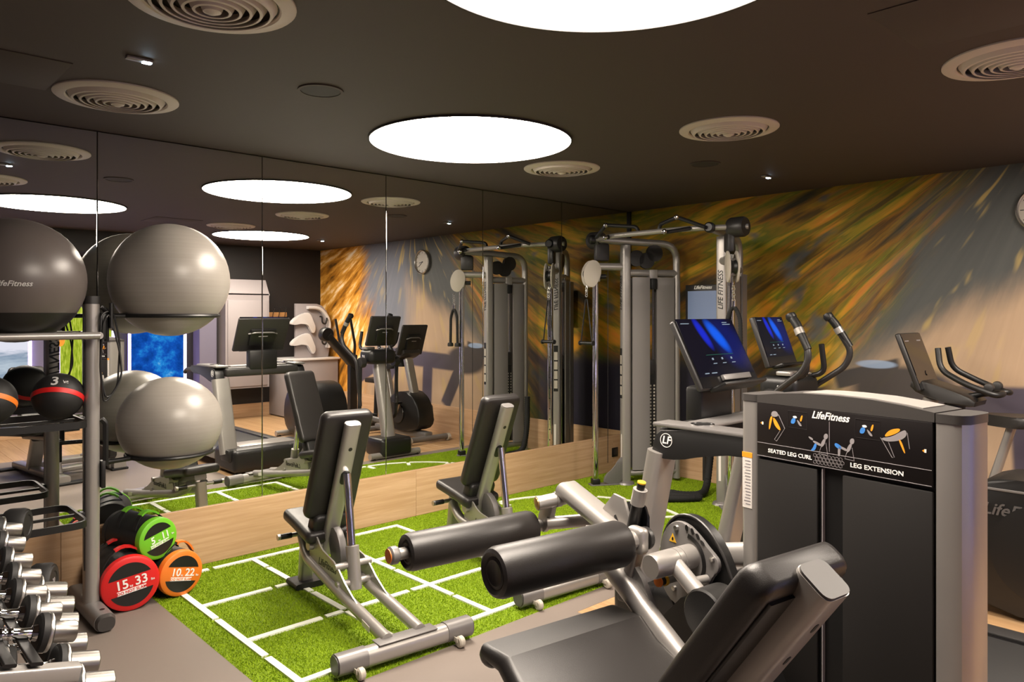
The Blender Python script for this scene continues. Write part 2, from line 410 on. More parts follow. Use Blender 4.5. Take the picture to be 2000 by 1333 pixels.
# ------------------------------------------------------------------ room shell
floor = struct('floor', bx(XL-.1, .1, YB-.1, .1, -.12, -.012), 'dark_grey', 0)
bm = bx(XL, -4.73, -4.66, 0, -.012, 0); bx(-4.73, -3.17, -4.66, -1.97, -.012, 0, bm=bm); bx(-3.17, 0, -2.11, -1.97, -.012, 0, bm=bm)
tag(obj('rubber_flooring', bm, 'rubber_floor', floor, 0), 'smooth grey rubber flooring')
PM = {}
def planks(x0, x1, y0, y1):
    w, L = .192, 1.29; i = 0; x = x0
    while x < x1-.01:
        xe = min(x+w, x1); y = y0-((i*.47) % 1.0)*L
        while y < y1-.01:
            a, b = max(y, y0), min(y+L, y1)
            if b-a > .03:
                key = (round(xe-x, 3), round(b-a, 3))
                if key not in PM:
                    m = B(); box(m, (0, 0, 0), (key[0]-.0016, key[1]-.0016, .012), None, .001, 1)
                    t = obj('plank', m, 'wood_floor', floor, 0); PM[key] = t.data
                else: t = bpy.data.objects.new('plank', PM[key]); COL.objects.link(t); t.parent = floor
                t.location = ((x+xe)/2, (a+b)/2, -.006)
            y += L
        x += w; i += 1
planks(-3.17, 0, YB, -2.11); planks(-7.6, -3.17, YB, -4.66)
struct('ceiling', bx(XL-.1, .1, YB-.1, .1, ZC, ZC+.12), 'ceiling_paint', 0)
wm = struct('wall_mirror', bx(XL-.1, .1, .012, .15, -.12, ZC+.12), 'wall_dark', 0)
SE = [0, -1.02, -1.99, -2.952, -3.923, -4.906, -5.88, -6.86, -7.84, -8.82]
for a, b in zip(SE, SE[1:]):
    obj('mirror_panel', bx(b+.0016, a-.0016, 0, .010, .357, ZC-.004, .0025), 'mirror_glass', wm, 20)
bb = tag(bpy.data.objects.new('baseboard_mirror', None), kind='structure'); COL.objects.link(bb)
for a, b in ((-.001, -.28), (-.28, -2.684), (-2.684, -5.09), (-5.09, -7.5), (-7.5, -8.98)):
    obj('wood_panel', bx(b+.001, a-.001, -.012, .010, 0, .355, .0015), 'wood_panel', bb, 20)
wr = struct('wall_right', bx(0, .12, YB-.1, .1, -.12, ZC+.12), 'mural_print', 0)
bb2 = tag(bpy.data.objects.new('baseboard_right', None), kind='structure'); COL.objects.link(bb2)
for a, b in ((-.013, -1.9), (-1.9, -4.3), (-4.3, YB+.002)):
    obj('wood_panel', bx(-.014, .002, b+.001, a-.001, 0, .36, .0015), 'wood_panel_y', bb2, 20)
struct('trim_1', bx(-.022, -.001, -.022, -.001, .36, ZC-.001), 'wall_dark', 0)
wb = struct('wall_back', bx(XL-.1, .1, YB-.14, YB, -.12, ZC+.12), 'wall_dark', 0)
bb3 = tag(bpy.data.objects.new('baseboard_back', None), kind='structure'); COL.objects.link(bb3)
for a, b in ((-.002, -2.2), (-2.2, -4.4), (-4.4, -6.6), (-6.6, -8.98)):
    obj('wood_panel', bx(b+.001, a-.001, YB, YB+.012, 0, .20, .0015), 'wood_panel', bb3, 20)
struct('wall_left', bx(XL-.12, XL, YB-.1, .1, -.12, ZC+.12), 'wall_glow_tint', 0)
struct('trim_2', bx(XL+.01, -2.35, YB+.001, YB+.75, 2.34, ZC-.001), 'wall_dark', 0)
struct('trim_3', bx(-2.05, -1.80, YB+.001, YB+.25, 0, ZC-.001, .01), 'wall_glow_tint', 0)  # dark pillar, the purple light on it is in its colour
struct('trim_4', bx(XL+.01, -3.1, YB+.001, YB+.03, .21, 2.33), 'wall_glow_tint', 0)
# ------------------------------------------------------------------ ceiling lights, vents, speakers
def make_disc():
    t = thing('ceiling_light', '', 'ceiling light', (0, 0, ZC))
    mk('rim', 'speaker_cloth', t, ring, [(.604, 0), (.612, 0), (.612, -.012), (.604, -.012)], n=96)
    mk('diffuser', 'lamp_face', t, lathe, [(.603, -.001), (.603, -.009), (.0, -.009)], n=96); return t
d0 = make_disc()
for i, (x, y, lb) in enumerate(((-3.19, -1.27, 'large round glowing ceiling light above the turf, whole disc in view'), (-4.42, -3.37, 'large round glowing ceiling light cut by the top edge of the photo'),
                                (-1.76, -4.72, 'round glowing ceiling light seen only in the mirror above the white cabinet'))):
    o = d0 if i == 0 else copy_tree(d0); o.location = (x, y, ZC); tag(o, lb, 'ceiling light', 'large round ceiling lights')
def make_vent():
    t = thing('ceiling_vent', '', 'air vent')
    mk('flange', 'vent', t, ring, [(.272, 0), (.272, -.006), (.266, -.011), (.222, -.016), (.216, -.010), (.216, 0)], n=56)
    mk('throat', 'dark_grey', t, lathe, [(.217, -.001), (.217, -.003), (0, -.003)], n=48)
    for k in range(6):
        r = .206-.033*k
        mk('louvre_ring', 'vent', t, ring, [(r, -.004), (r+.004, -.004), (r-.012, -.028-.002*k), (r-.021, -.030-.002*k), (r-.022, -.027-.002*k), (r-.015, -.025-.002*k)], n=48)
    mk('centre_cap', 'vent', t, lathe, [(.022, -.004), (.022, -.040), (.014, -.045), (0, -.046)], n=24); return t
v0 = make_vent()
for i, (x, y, lb) in enumerate(((-5.02, -.80, 'round louvred ceiling vent nearest the mirror above the exercise balls'), (-5.12, -2.22, 'round louvred ceiling vent cut by the top edge of the photo'),
        (-2.33, -2.50, 'round louvred ceiling vent right of the whole ceiling light'), (-2.18, -1.08, 'small-looking round ceiling vent just beyond the whole ceiling light'), (-2.50, -3.92, 'round louvred ceiling vent cut by the right edge of the photo'))):
    o = v0 if i == 0 else copy_tree(v0); o.location = (x, y, ZC); tag(o, lb, 'air vent', 'round ceiling vents')
def make_spk():
    t = thing('ceiling_speaker', '', 'speaker')
    mk('bezel', 'ceiling_paint', t, ring, [(.105, 0), (.105, -.006), (.092, -.006), (.092, 0)], n=40)
    mk('grille', 'speaker_cloth', t, lathe, [(.091, -.001), (.091, -.004), (0, -.005)], n=36); return t
s0 = make_spk()
for i, (x, y, lb) in enumerate(((-4.36, -1.57, 'dark round ceiling speaker left of the whole ceiling light'), (-1.57, -1.87, 'dark round ceiling speaker above the cable machine'))):
    o = s0 if i == 0 else copy_tree(s0); o.location = (x, y, ZC); tag(o, lb, 'speaker', 'round ceiling speakers')
def make_led():
    t = thing('spotlight', '', 'spotlight')
    mk('housing', 'silver', t, box, (-.03, 0, -.007), (.10, .035, .012), None, .003)
    mk('bulb', 'led_cold', t, box, (.0, 0, -.0145), (.032, .022, .004)); return t
l0 = make_led()
for i, (x, y, lb) in enumerate(((-5.09, -1.46, 'small cold white ceiling spotlight at upper left'), (-.81, -1.94, 'small cold white ceiling spotlight in front of the mural'), (-.85, -4.75, 'small cold white spotlight seen only in the mirror'))):
    o = l0 if i == 0 else copy_tree(l0); o.location = (x, y, ZC); tag(o, lb, 'spotlight', 'small ceiling spotlights')
t = thing('access_hatch', 'flush dark access hatch in the ceiling near the right vent', 'hatch', (-3.165, -3.93, ZC))
mk('panel', 'ceiling_paint', t, box, (0, 0, -.002), (.50, .50, .004), None, .001)
t = thing('access_hatch', 'flush dark access hatch in the ceiling at far left', 'hatch', (-5.55, -.95, ZC))
mk('panel', 'ceiling_paint', t, box, (0, 0, -.002), (.50, .50, .004), None, .001)
# ------------------------------------------------------------------ turf
turf = thing('turf_mat', 'green artificial turf strip with white line markings along the mirror', 'turf', (0, 0, 0))
obj('backing', bx(-4.73, -.014, -1.97, -.013, -.012, -.001), 'turf_base', turf, 0)
LW = .034; LN = []
def hline(x0, x1, y): LN.append((x0, x1, y-LW/2, y+LW/2))
def vline(x, y0, y1): LN.append((x-LW/2, x+LW/2, y0, y1))
GX = [-4.59, -4.05, -3.505, -2.955]; GY = [-.14, -.70, -1.27, -1.81]
for y in GY[1:3]:
    for a, b in zip(GX, GX[1:]): hline(a+LW/2+.001, a+.40, y); hline(a+.425, b-LW/2-.001, y)
hline(GX[0]-LW/2, -4.33, GY[0]); hline(-4.30, -3.52, GY[0]); hline(-3.49, GX[3]+LW/2, GY[0])
hline(GX[0]-LW/2, GX[3]+LW/2, GY[3])
for x in (GX[0], GX[2], GX[3]):
    for a, b in zip(GY, GY[1:]): vline(x, a-.21, a-LW/2-.001); vline(x, b+LW/2+.001 if b == GY[-1] else b-LW/2, a-.235)
for a, b in zip(GY, GY[1:]): vline(GX[1], a-.20, a-LW/2-.001); vline(GX[1], b+LW/2+.001, a-.225)
for q in LN: obj('white_line', bx(q[0], q[1], q[2], q[3], -.002, .008), 'white_line', turf, 0)
CC, CR = (-1.95, -1.0), .85
for k in range(12):
    a0 = math.radians(30*k+1.2); a1 = math.radians(30*k+28.8); bm = B()
    P = [(CC[0]+CR*math.cos(a0+(a1-a0)*j/6), CC[1]+CR*math.sin(a0+(a1-a0)*j/6), .003) for j in range(7)]
    sweep(bm, P, rect(.034, .010), up=(0, 0, 1)); obj('white_line', bm, 'white_line', turf, 0)
    a = math.radians(30*k); bm = B(); c, s_ = math.cos(a), math.sin(a)
    box(bm, (CC[0]+(CR-.085)*c, CC[1]+(CR-.085)*s_, .003), (.11, .034, .010), RZ(a)); obj('white_line', bm, 'white_line', turf, 0)
def pile():
    rng = np.random.default_rng(3); n = 300000
    x = rng.uniform(-4.728, -.02, n); y = rng.uniform(-1.968, -.02, n); keep = np.ones(n, bool)
    for a, b, c, d in LN: keep &= ~((x > a) & (x < b) & (y > c) & (y < d))
    rr = np.hypot(x-CC[0], y-CC[1]); keep &= ~(np.abs(rr-CR) < .017)
    x, y = x[keep], y[keep]; n = len(x); an = rng.uniform(0, 2*np.pi, n); h = rng.uniform(.004, .0085, n); w = rng.uniform(.0016, .0034, n)
    lx, ly = rng.normal(0, .003, n), rng.normal(0, .003, n); v = np.empty((n, 3, 3))
    v[:, 0] = np.stack([x-np.cos(an)*w, y-np.sin(an)*w, np.full(n, -.001)], 1); v[:, 1] = np.stack([x+np.cos(an)*w, y+np.sin(an)*w, np.full(n, -.001)], 1); v[:, 2] = np.stack([x+lx, y+ly, h], 1)
    me = bpy.data.meshes.new('pile'); me.vertices.add(n*3); me.vertices.foreach_set('co', v.reshape(-1)); me.loops.add(n*3); me.loops.foreach_set('vertex_index', np.arange(n*3))
    me.polygons.add(n); me.polygons.foreach_set('loop_start', np.arange(0, n*3, 3)); me.update(calc_edges=True)
    me.materials.append(M['turf_blade']); o = bpy.data.objects.new('pile', me); COL.objects.link(o); o.parent = turf; tag(o, 'short green turf pile', kind='stuff')
pile()
# ------------------------------------------------------------------ far side of the room (seen in the mirror)
def lightbox(x0, x1, z0, z1, mat, label):
    t = thing('light_box', label, 'light box', ((x0+x1)/2, YB+.035, z0)); w = x1-x0; h = z1-z0
    mk('case', 'white', t, box, (0, .015, h/2), (w, .03, h), None, .004)
    p = obj('picture', bx(-w/2+.03, w/2-.03, .031, .036, .03, h-.03), mat, t, 0)
    for sx in (-1, 1): obj('edge_light', bx(sx*w/2-.012, sx*w/2+.012, .031, .040, .0, h), 'led_lavender', t, 0)
    return t
t = lightbox(-2.93, -2.18, .30, 1.42, 'print_underwater', 'lit wall picture of deep blue water, seen in the mirror')
t = lightbox(-3.78, -3.12, .30, 1.72, 'print_meadow', 'lit wall picture of green meadow grass, seen in the mirror')
mk('figure_print', 'print_orange', t, prism, smooth_poly([(.0, 0), (.12, 0), (.13, .16), (.07, .22), (.0, .18)]), (-.25, .037, .85), (-1, 0, 0), (0, 0, 1), -.002)
t = lightbox(-4.80, -4.08, .50, 1.32, 'print_sea', 'lit wall picture of sea and sand, seen in the mirror')
t = thing('wall_cabinet', 'tall pale cabinet with sloping top, seen in the mirror behind the treadmill', 'cabinet', (-1.42, YB+.001, .48))
mk('body', 'wall_pale', t, prism, [(0, 0), (.42, 0), (.42, 1.40), (.30, 1.60), (0, 1.60)], (-.33, .012, 0), (0, 1, 0), (0, 0, 1), .66, ang=20)
mk('ledge', 'white', t, box, (0, .222, 1.38), (.68, .42, .03), None, .006)
mk('door', 'wall_pale', t, box, (0, .44, .66), (.60, .018, 1.26), None, .004)
t = thing('coat_rail', 'wooden coat rail with four metal hooks on the black wall, seen in the mirror', 'coat rail', (-.80, YB, 1.56))
mk('board', 'wood_peg', t, box, (0, .012, 0), (.40, .022, .075), None, .004)
for k in range(4):
    x = -.15+.10*k; mk('hook', 'steel', t, tube, [(x, .02, -.02), (x, .05, -.03), (x, .06, .02), (x+.02, .075, .10)], .005, 6, fil=.02)
t = thing('counter', 'white counter with pale front against the back wall, seen in the mirror', 'counter', (-.47, YB+.33, 0))
mk('carcass', 'wall_pale', t, box, (0, 0, .44), (.86, .60, .84), None, .004)
mk('plinth', 'dark_grey', t, box, (0, -.01, .01), (.82, .56, .02))
mk('top', 'white', t, box, (0, .01, .875), (.90, .64, .03), None, .004)
t = thing('arm_station', 'white curved panel with two white padded arms and black hooks, standing on the counter', 'gym accessory', (-.42, YB+.42, .89))
mk('panel', 'wall_pale', t, prism, [(-.26, 0), (.30, 0), (.33, .2), (.34, .45), (.32, .62), (.27, .73), (.19, .81), (.10, .84), (-.26, .84)], (0, 0, 0), (1, 0, 0), (0, 0, 1), -.05, .006)
mk('arch', 'white', t, sweep, fillet([(.27, .08, .15), (.29, .08, .60), (.12, .08, .78), (-.08, .08, .78)], .16, 6), rrect(.05, .11, .02), up=(0, 1, 0))
for z in (.60, .28):
    a = mk('arm', 'white', t, prism, smooth_poly([(.0, -.02), (.06, -.16), (.0, -.24), (-.06, -.14), (-.10, -.05), (-.36, -.10), (-.38, -.03), (-.22, .07), (-.06, .12)], 2), (0, .06, z), (1, 0, 0), (0, 0, 1), -.06, .01)
    mk('hook', 'black', a, tube, [(.14, .08, z+.04), (.14, .14, z+.04), (.14, .15, z-.06), (.20, .15, z-.08), (.22, .15, z+.02)], .014, 8, fil=.03)
t = thing('upper_body_ergometer', 'black arm ergometer with pulley head on a slanted beam, seen in the mirror', 'gym machine', (-.68, -4.40, 0), math.radians(-90))
mk('base', 'black', t, box, (0, .15, .03), (.50, .70, .06), None, .015)
mk('post', 'black', t, box, (0, .10, .52), (.09, .12, .96), None, .015)
mk('beam', 'black', t, sweep, [(0, .16, .80), (0, -.30, 1.28)], rrect(.09, .15, .03), up=(1, 0, 0))
mk('pulley_head', 'black', t, lathe, [(.0, -.06), (.085, -.06), (.095, -.045), (.095, .045), (.085, .06), (0, .06)], (0, -.31, 1.29), (1, 0, 0), 28)
mk('hub', 'gold', t, lathe, [(.03, .06), (.03, .07), (0, .07)], (0, -.31, 1.29), (1, 0, 0), 16)
for sx in (-1, 1): mk('handle', 'black', t, tube, [(sx*.05, .10, .95), (sx*.20, .02, 1.15), (sx*.20, -.05, 1.50)], .018, 8, fil=.05)
mk('seat', 'vinyl', t, pad, [(0, .38, .62), (0, .66, .62)], .30, .07)
mk('seat_post', 'black', t, cyl, (0, .48, .05), (0, .50, .60), .03)
t = thing('socket_outlet', 'black wall socket on the wood base panel beside the cable machine', 'socket', (-.26, -.0125, .19))
mk('plate', 'black', t, box, (0, -.004, 0), (.09, .008, .09), None, .003); mk('insert', 'dark_grey', t, box, (0, -.009, 0), (.05, .004, .05), None, .001)
# clock
t = thing('wall_clock', 'round wall clock with pale face and silver rim on the mural', 'clock', (-.001, -3.52, 2.28))
mk('rim', 'steel', t, ring, [(.165, 0), (.165, .035), (.155, .042), (.148, .035), (.148, 0)], (0, 0, 0), (-1, 0, 0), 56)
mk('face', 'ivory', t, lathe, [(.149, .001), (.149, .018), (0, .018)], (0, 0, 0), (-1, 0, 0), 48)
for k in range(12):
    a = math.radians(30*k); mk('hour_mark', 'print_dark', t, box, (-.019, -.128*math.sin(a), .128*math.cos(a)), (.002, .006, .022), RX(a))
for nm, ang, L, w in (('hour_hand', 100, .075, .008), ('minute_hand', 128, .11, .006)):
    a = math.radians(-ang); mk(nm, 'black', t, box, (-.022, L/2*math.sin(a), L/2*math.cos(a)), (.002, w, L), RX(-a))
mk('pin', 'black', t, cyl, (-.018, 0, 0), (-.025, 0, 0), .008)
# ------------------------------------------------------------------ leg curl / leg extension machine (foreground)
LT = thing('leg_machine', 'seated leg curl and leg extension machine with black sign tower in the foreground', 'gym machine', (-4.015, -4.148, 0), math.radians(-8.26))
def vcol(bm, poly, z0, z1): prism(bm, poly, (0, 0, z0), (1, 0, 0), (0, 1, 0), z1-z0)
def rr_at(x0, x1, y0, y1, r, k=4): return [((x0+x1)/2+a, (y0+y1)/2+b) for a, b in rrect(x1-x0, y1-y0, r, k)]
TD = .15
far = mk('side_column', 'silver', LT, vcol, rr_at(0, TD, .614, .675, .018), .02, 1.286)
near = mk('side_column', 'silver', LT, vcol, [(0, .070), (0, .030), (.008, .012), (.025, .002), (.05, 0), (TD-.03, 0), (TD-.008, .01), (TD, .03), (TD, .070)], .02, 1.284)
mk('column_cap', 'grey_plastic', LT, vcol, rr_at(-.002, TD+.002, .613, .677, .019), 1.286, 1.307)
mk('column_cap', 'grey_plastic', LT, vcol, [(-.002, .0705), (-.002, .028), (.006, .010), (.024, -.001), (.05, -.002), (TD-.03, -.002), (TD-.006, .008), (TD+.002, .03), (TD+.002, .0705)], 1.284, 1.307)
arch = [(.074, 1.284), (.612, 1.284), (.612, 1.307), (.54, 1.318), (.45, 1.326), (.34, 1.3285), (.24, 1.3265), (.15, 1.319), (.074, 1.309)]
mk('top_cover', 'grey_plastic', LT, prism, arch, (TD, 0, 0), (0, 1, 0), (0, 0, 1), -(TD+.001))
mk('top_highlight', 'silver_light', LT, sweep, [(TD*.5, y, z+.001) for y, z in ((.46, 1.3252), (.40, 1.3275), (.34, 1.3285), (.24, 1.3265), (.15, 1.319), (.11, 1.314))], rect(.12, .003), up=(0, 0, 1))  # paler skin painted as the specular highlight on the dark cover
obj('shroud', bx(.012, TD-.004, .072, .613, .05, 1.284), 'black', LT, 0)
sg = obj('sign_panel', bx(-.002, .012, .078, .611, 1.116, 1.283, .002), 'sign_black', LT)
tag(sg, 'black instruction sign with leg diagrams')
for z in (1.160, 1.119): obj('sign_groove', bx(-.0032, -.0018, .080, .609, z-.0007, z+.0007), 'print_grey', sg, 0)
obj('front_door', bx(-.001, .012, .404, .611, .06, 1.108, .004), 'door_black', LT)
obj('front_door', bx(-.001, .012, .078, .326, .06, 1.105, .004), 'door_black', LT)
obj('edge_strip', bx(0, .012, .3865, .3895, .06, 1.112), 'print_grey', LT, 0)
st_ = obj('warning_sticker', bx(-.0012, .0004, .631, .667, .944, 1.105, 0), 'sticker', LT, 0)
obj('sticker_header', bx(-.0018, .0004, .630, .668, 1.105, 1.121), 'print_orange', st_, 0)
for k in range(15): obj('text_line', bx(-.0016, -.001, .636, .636+random.uniform(.018, .026), 1.092-k*.0098, 1.0955-k*.0098), 'print_grey', st_, 0)
U, Z = (0, -1, 0), (0, 0, 1)
SX = -.0024
lettering('LifeFitness', .030, (SX, .363, 1.266), U, Z, 'print_white', sg, shear=.35, xs=.92)
lettering('SEATED LEG CURL', .0165, (SX, .495, 1.1385), U, Z, 'print_white', sg, xs=1.10)
lettering('LEG EXTENSION', .0175, (SX, .226, 1.138), U, Z, 'print_white', sg, xs=1.16)
def flat(mat, poly, y, z, dep=.0006, x=SX, par=None): return mk('diagram', mat, par or sg, prism, poly, (x, y, z), U, Z, dep, ang=0)
def outline(mat, pts, y, z, w=.0015, closed=True):
    return mk('diagram', mat, sg, sweep, [(SX, y-a, z+b) for a, b in pts], rect(w, .0008), closed=closed, up=(-1, 0, 0), ang=0)
obj('divider', bx(SX-.0006, SX+.0004, .3632, .3648, 1.166, 1.252), 'print_grey', sg, 0)
# leg diagrams (thigh muscles in orange)
flat('print_grey', smooth_poly([(-.012, .044), (.006, .046), (.014, .030), (-.014, .026)]), .545, 1.218)
flat('print_orange', smooth_poly([(-.018, .025), (-.008, .030), (-.012, .012), (-.018, -.012), (-.023, -.014)]), .545, 1.218)
flat('print_orange', smooth_poly([(-.008, .028), (.004, .018), (.022, -.010), (.014, -.012), (-.004, .004)]), .545, 1.218)
outline('print_grey', [(.012, .036), (.034, -.004), (.006, -.046), (-.002, -.042), (.018, -.012)], .545, 1.218, closed=False)
flat('print_orange', smooth_poly([(-.034, .004), (-.018, .026), (.010, .034), (.012, .026), (-.010, .012)]), .172, 1.225)
flat('print_grey', smooth_poly([(-.040, .002), (-.012, .008), (.014, .026), (.026, .032), (.030, .018), (.014, .002), (-.018, -.006), (-.036, -.004)]), .172, 1.2245, .0004)
flat('print_orange', smooth_poly([(.006, .004), (.014, .002), (.026, -.030), (.022, -.032)]), .172, 1.225)
outline('print_grey', [(-.042, .002), (-.010, -.048), (-.004, -.046), (-.020, -.008)], .172, 1.225, closed=False)
outline('print_grey', [(.030, .024), (.036, -.018)], .172, 1.225, closed=False)
for y, z, w, h in ((.468, 1.245, .064, .050), (.251, 1.244, .070, .052)):
    outline('print_dark', [(-w/2, -h/2), (w/2, -h/2), (w/2, h/2), (-w/2, h/2)], y, z, .0012)
    flat('print_blue', smooth_poly([(-.024, -.012), (-.010, -.014), (-.004, .002), (-.016, .006)]), y, z)
    flat('print_grey', smooth_poly([(-.004, .004), (.012, -.010), (.016, -.018), (.006, -.016)]), y, z)
    flat('print_orange', smooth_poly([(.008, -.002), (.014, .016), (.019, .014), (.014, -.004)]), y, z)
    flat('print_white', smooth_poly([(-.016, .010), (-.004, .012), (.0, .005), (-.012, .004)]), y, z)
for y, z, lo in ((.395, 1.186, 0), (.315, 1.183, 1)):
    flat('print_grey', ell(.020, .022, .0065, .0085, 14, -.3), y, z)
    flat('print_grey', smooth_poly([(.004, .0), (.014, .016), (.021, .014), (.014, -.006), (.004, -.012)]), y, z)
    flat('print_grey', smooth_poly([(-.022, .006), (.006, -.002), (.006, -.010), (-.020, -.001)]), y, z)
    if lo: flat('print_grey', smooth_poly([(-.022, .004), (-.014, .002), (-.016, -.026), (-.023, -.026)]), y, z)
    else: flat('print_grey', smooth_poly([(-.022, .004), (-.034, .010), (-.036, .016), (-.020, .010)]), y, z)
    flat('print_blue', smooth_poly([(-.014, .0), (-.008, -.004), (-.014, -.024), (-.030, -.026), (-.022, -.018)] if not lo else [(-.030, .012), (-.012, .004), (-.012, -.006), (-.024, -.004), (-.034, .004)]), y, z)
    outline('print_grey', [(-.002, -.030), (.026, -.032), (.020, .004), (.004, -.012)], y, z, .0016)
for y, z in ((.592, 1.2215), (.098, 1.208)): flat('print_orange', [(-.006, 0), (0, .004), (0, -.004)], y, z); flat('print_white', [(0, -.0045), (.005, -.0045), (.005, .0045), (0, .0045)], y, z)
# hexagon trim between the two names
def hexes(bm):
    for r in range(3):
        for c in range(8):
            cx = .046*(-1)+c*.0115+(r % 2)*.00575; cz = (r-1)*.0098
            P = [(SX, .364-(cx+.0052*math.cos(math.radians(60*k+30))), 1.139+cz+.0052*math.sin(math.radians(60*k+30))) for k in range(6)]
            sweep(bm, P, rect(.0009, .0006), closed=True, up=(-1, 0, 0))
tag(mk('hexagon_trim', 'print_grey', sg, hexes, ang=0), kind='stuff')
# frame on the floor
mk('base_rail', 'silver', LT, sweep, [(-.55, -.12, .05), (-.55, 1.05, .05)], rrect(.10, .06, .015), up=(0, 0, 1))
mk('base_rail', 'silver', LT, sweep, [(.075, -.06, .05), (.075, .74, .05)], rrect(.12, .06, .015), up=(0, 0, 1))
for y in (.12, .55): mk('cross_rail', 'silver', LT, sweep, [(.0, y, .055), (-.55, y, .055)], rrect(.07, .05, .012), up=(0, 0, 1))
for y in (-.10, 1.03): mk('foot', 'rubber', LT, sweep, [(-.72, y, .012), (-.38, y, .012)], rrect(.10, .024, .008), up=(0, 0, 1))
for y in (-.04, .72): mk('foot', 'rubber', LT, box, (.075, y, .012), (.16, .06, .024), None, .006)
mk('seat_post', 'silver', LT, sweep, [(-.55, .30, .07), (-.55, .42, .36)], rrect(.08, .12, .02), up=(1, 0, 0))
mk('seat_post', 'silver', LT, sweep, [(-.55, .85, .07), (-.55, .74, .39)], rrect(.08, .10, .02), up=(1, 0, 0))
mk('seat_frame', 'silver_dark', LT, sweep, [(-.55, .18, .365), (-.55, .78, .405)], rrect(.12, .05, .015), up=(0, 0, 1))
mk('lower_shroud', 'black', LT, prism, smooth_poly([(.42, .08), (.92, .08), (.95, .50), (.80, .66), (.50, .60)], 1), (-.04, 0, 0), (0, 1, 0), (0, 0, 1), -.06)
mk('seat_pad', 'vinyl', LT, pad, fillet([(-.55, .20, .445), (-.55, .56, .468), (-.55, .76, .515), (-.55, .865, .598), (-.55, .925, .598), (-.55, .948, .545)], .10, 5), .545, .066, rnd=.028)
mk('seat_tray', 'vinyl_dark', LT, sweep, [(-.55, .22, .405), (-.55, .74, .452)], rrect(.50, .02, .008), up=(0, 0, 1))
# backrest
dpo = V(0, .046-.256, 1.011-.718).normalized(); nrm = V(0, dpo.z, -dpo.y)      # nrm points to the sitter
p0 = V(-.55, .256, .718); top = V(-.55, .046, 1.011); bot = p0-dpo*.22
PS = -nrm*.012
mk('back_post', 'silver', LT, sweep, [bot+PS, top+PS], rrect(.096, .092, .022, 5), up=tuple(nrm))
mk('post_cap', 'grey_plastic', LT, sweep, [top+PS, top+PS+dpo*.006], rrect(.092, .088, .021, 5), up=tuple(nrm))
for k in (.10, .215):
    c = top-dpo*k-nrm*.0582; mk('post_hole', 'black', LT, sweep, [c, c-nrm*.001], rrect(.015, .028, .0074, 5), up=tuple(dpo))
bp = V(-.55, .097, 1.024)-nrm*.006
mk('back_pad', 'vinyl', LT, pad, [bp-dpo*.62, bp-dpo*.3, bp+dpo*.012], .315, .082, up=tuple(nrm), rnd=.022)
mk('back_board', 'black', LT, sweep, [bp-dpo*.60-nrm*.044, bp-dpo*.03-nrm*.044], rrect(.262, .010, .004), up=tuple(nrm))
# rollers
def roller(bm, x0, x1, y, z, r):
    L = abs(x1-x0); lathe(bm, [(0, .014), (r*.62, .010), (r*.80, .0), (r*.93, .006), (r, .022), (r*1.0, L-.022), (r*.93, L-.006), (r*.8, L), (0, L)], (x0, y, z), (math.copysign(1, x1-x0), 0, 0), 36)
r1 = mk('thigh_roller', 'vinyl', LT, roller, -.805, -.300, .907, .820, .074)
r2 = mk('ankle_roller', 'vinyl', LT, roller, -.835, -.300, 1.395, .757, .064)
for r, x, y, z, rr in ((r1, -.793, .907, .82, .046), (r2, -.823, 1.395, .757, .040)): mk('end_disc', 'black', r, lathe, [(0, 0), (rr, 0), (rr, -.004), (rr*.8, -.006), (rr*.7, -.003), (0, -.003)], (x, y, z), (1, 0, 0), 28)
mk('axle', 'silver', LT, cyl, (-.82, 1.395, .757), (-.868, 1.395, .757), .020)
mk('axle_collar', 'silver_dark', LT, lathe, [(0, 0), (.026, 0), (.030, .006), (.030, .026), (.024, .032), (0, .032)], (-.862, 1.395, .757), (-1, 0, 0), 24)
tag(mk('axle_cap', 'orange', LT, lathe, [(.024, 0), (.024, .003), (0, .004)], (-.894, 1.395, .757), (-1, 0, 0), 24), 'orange end cap')
mk('axle', 'silver', LT, cyl, (-.31, 1.395, .757), (-.24, 1.395, .757), .022)
mk('axle', 'silver', LT, cyl, (-.31, .907, .820), (-.245, .907, .820), .030)
mk('roller_bracket', 'silver', LT, box, (-.232, .905, .818), (.046, .075, .088), None, .018, 3)
mk('bracket_cap', 'dark_grey', LT, lathe, [(0, 0), (.036, 0), (.038, -.006), (.038, -.018), (0, -.018)], (-.188, .905, .818), (1, 0, 0), 24)
mk('bracket_neck', 'silver', LT, sweep, [(-.232, .905, .80), (-.236, .935, .70)], rrect(.040, .05, .012), up=(1, 0, 0))
mk('thigh_arm', 'silver', LT, tube, [(-.262, 1.020, .725), (-.258, .95, .675), (-.250, .70, .510)], .036, 18)
mk('arm_end', 'chrome', LT, cyl, (-.250, .705, .513), (-.248, .655, .482), .024)
mk('bolt', 'steel', LT, lathe, [(0, .012), (.010, .010), (.012, 0), (.012, -.03)], (-.297, .995, .712), (-1, 0, 0), 12)
mk('arm_shell', 'silver_dark', LT, prism, smooth_poly([(1.05, .66), (.98, .76), (.90, .74), (.80, .58), (.90, .58)], 1), (-.225, 0, 0), (0, 1, 0), (0, 0, 1), -.02)
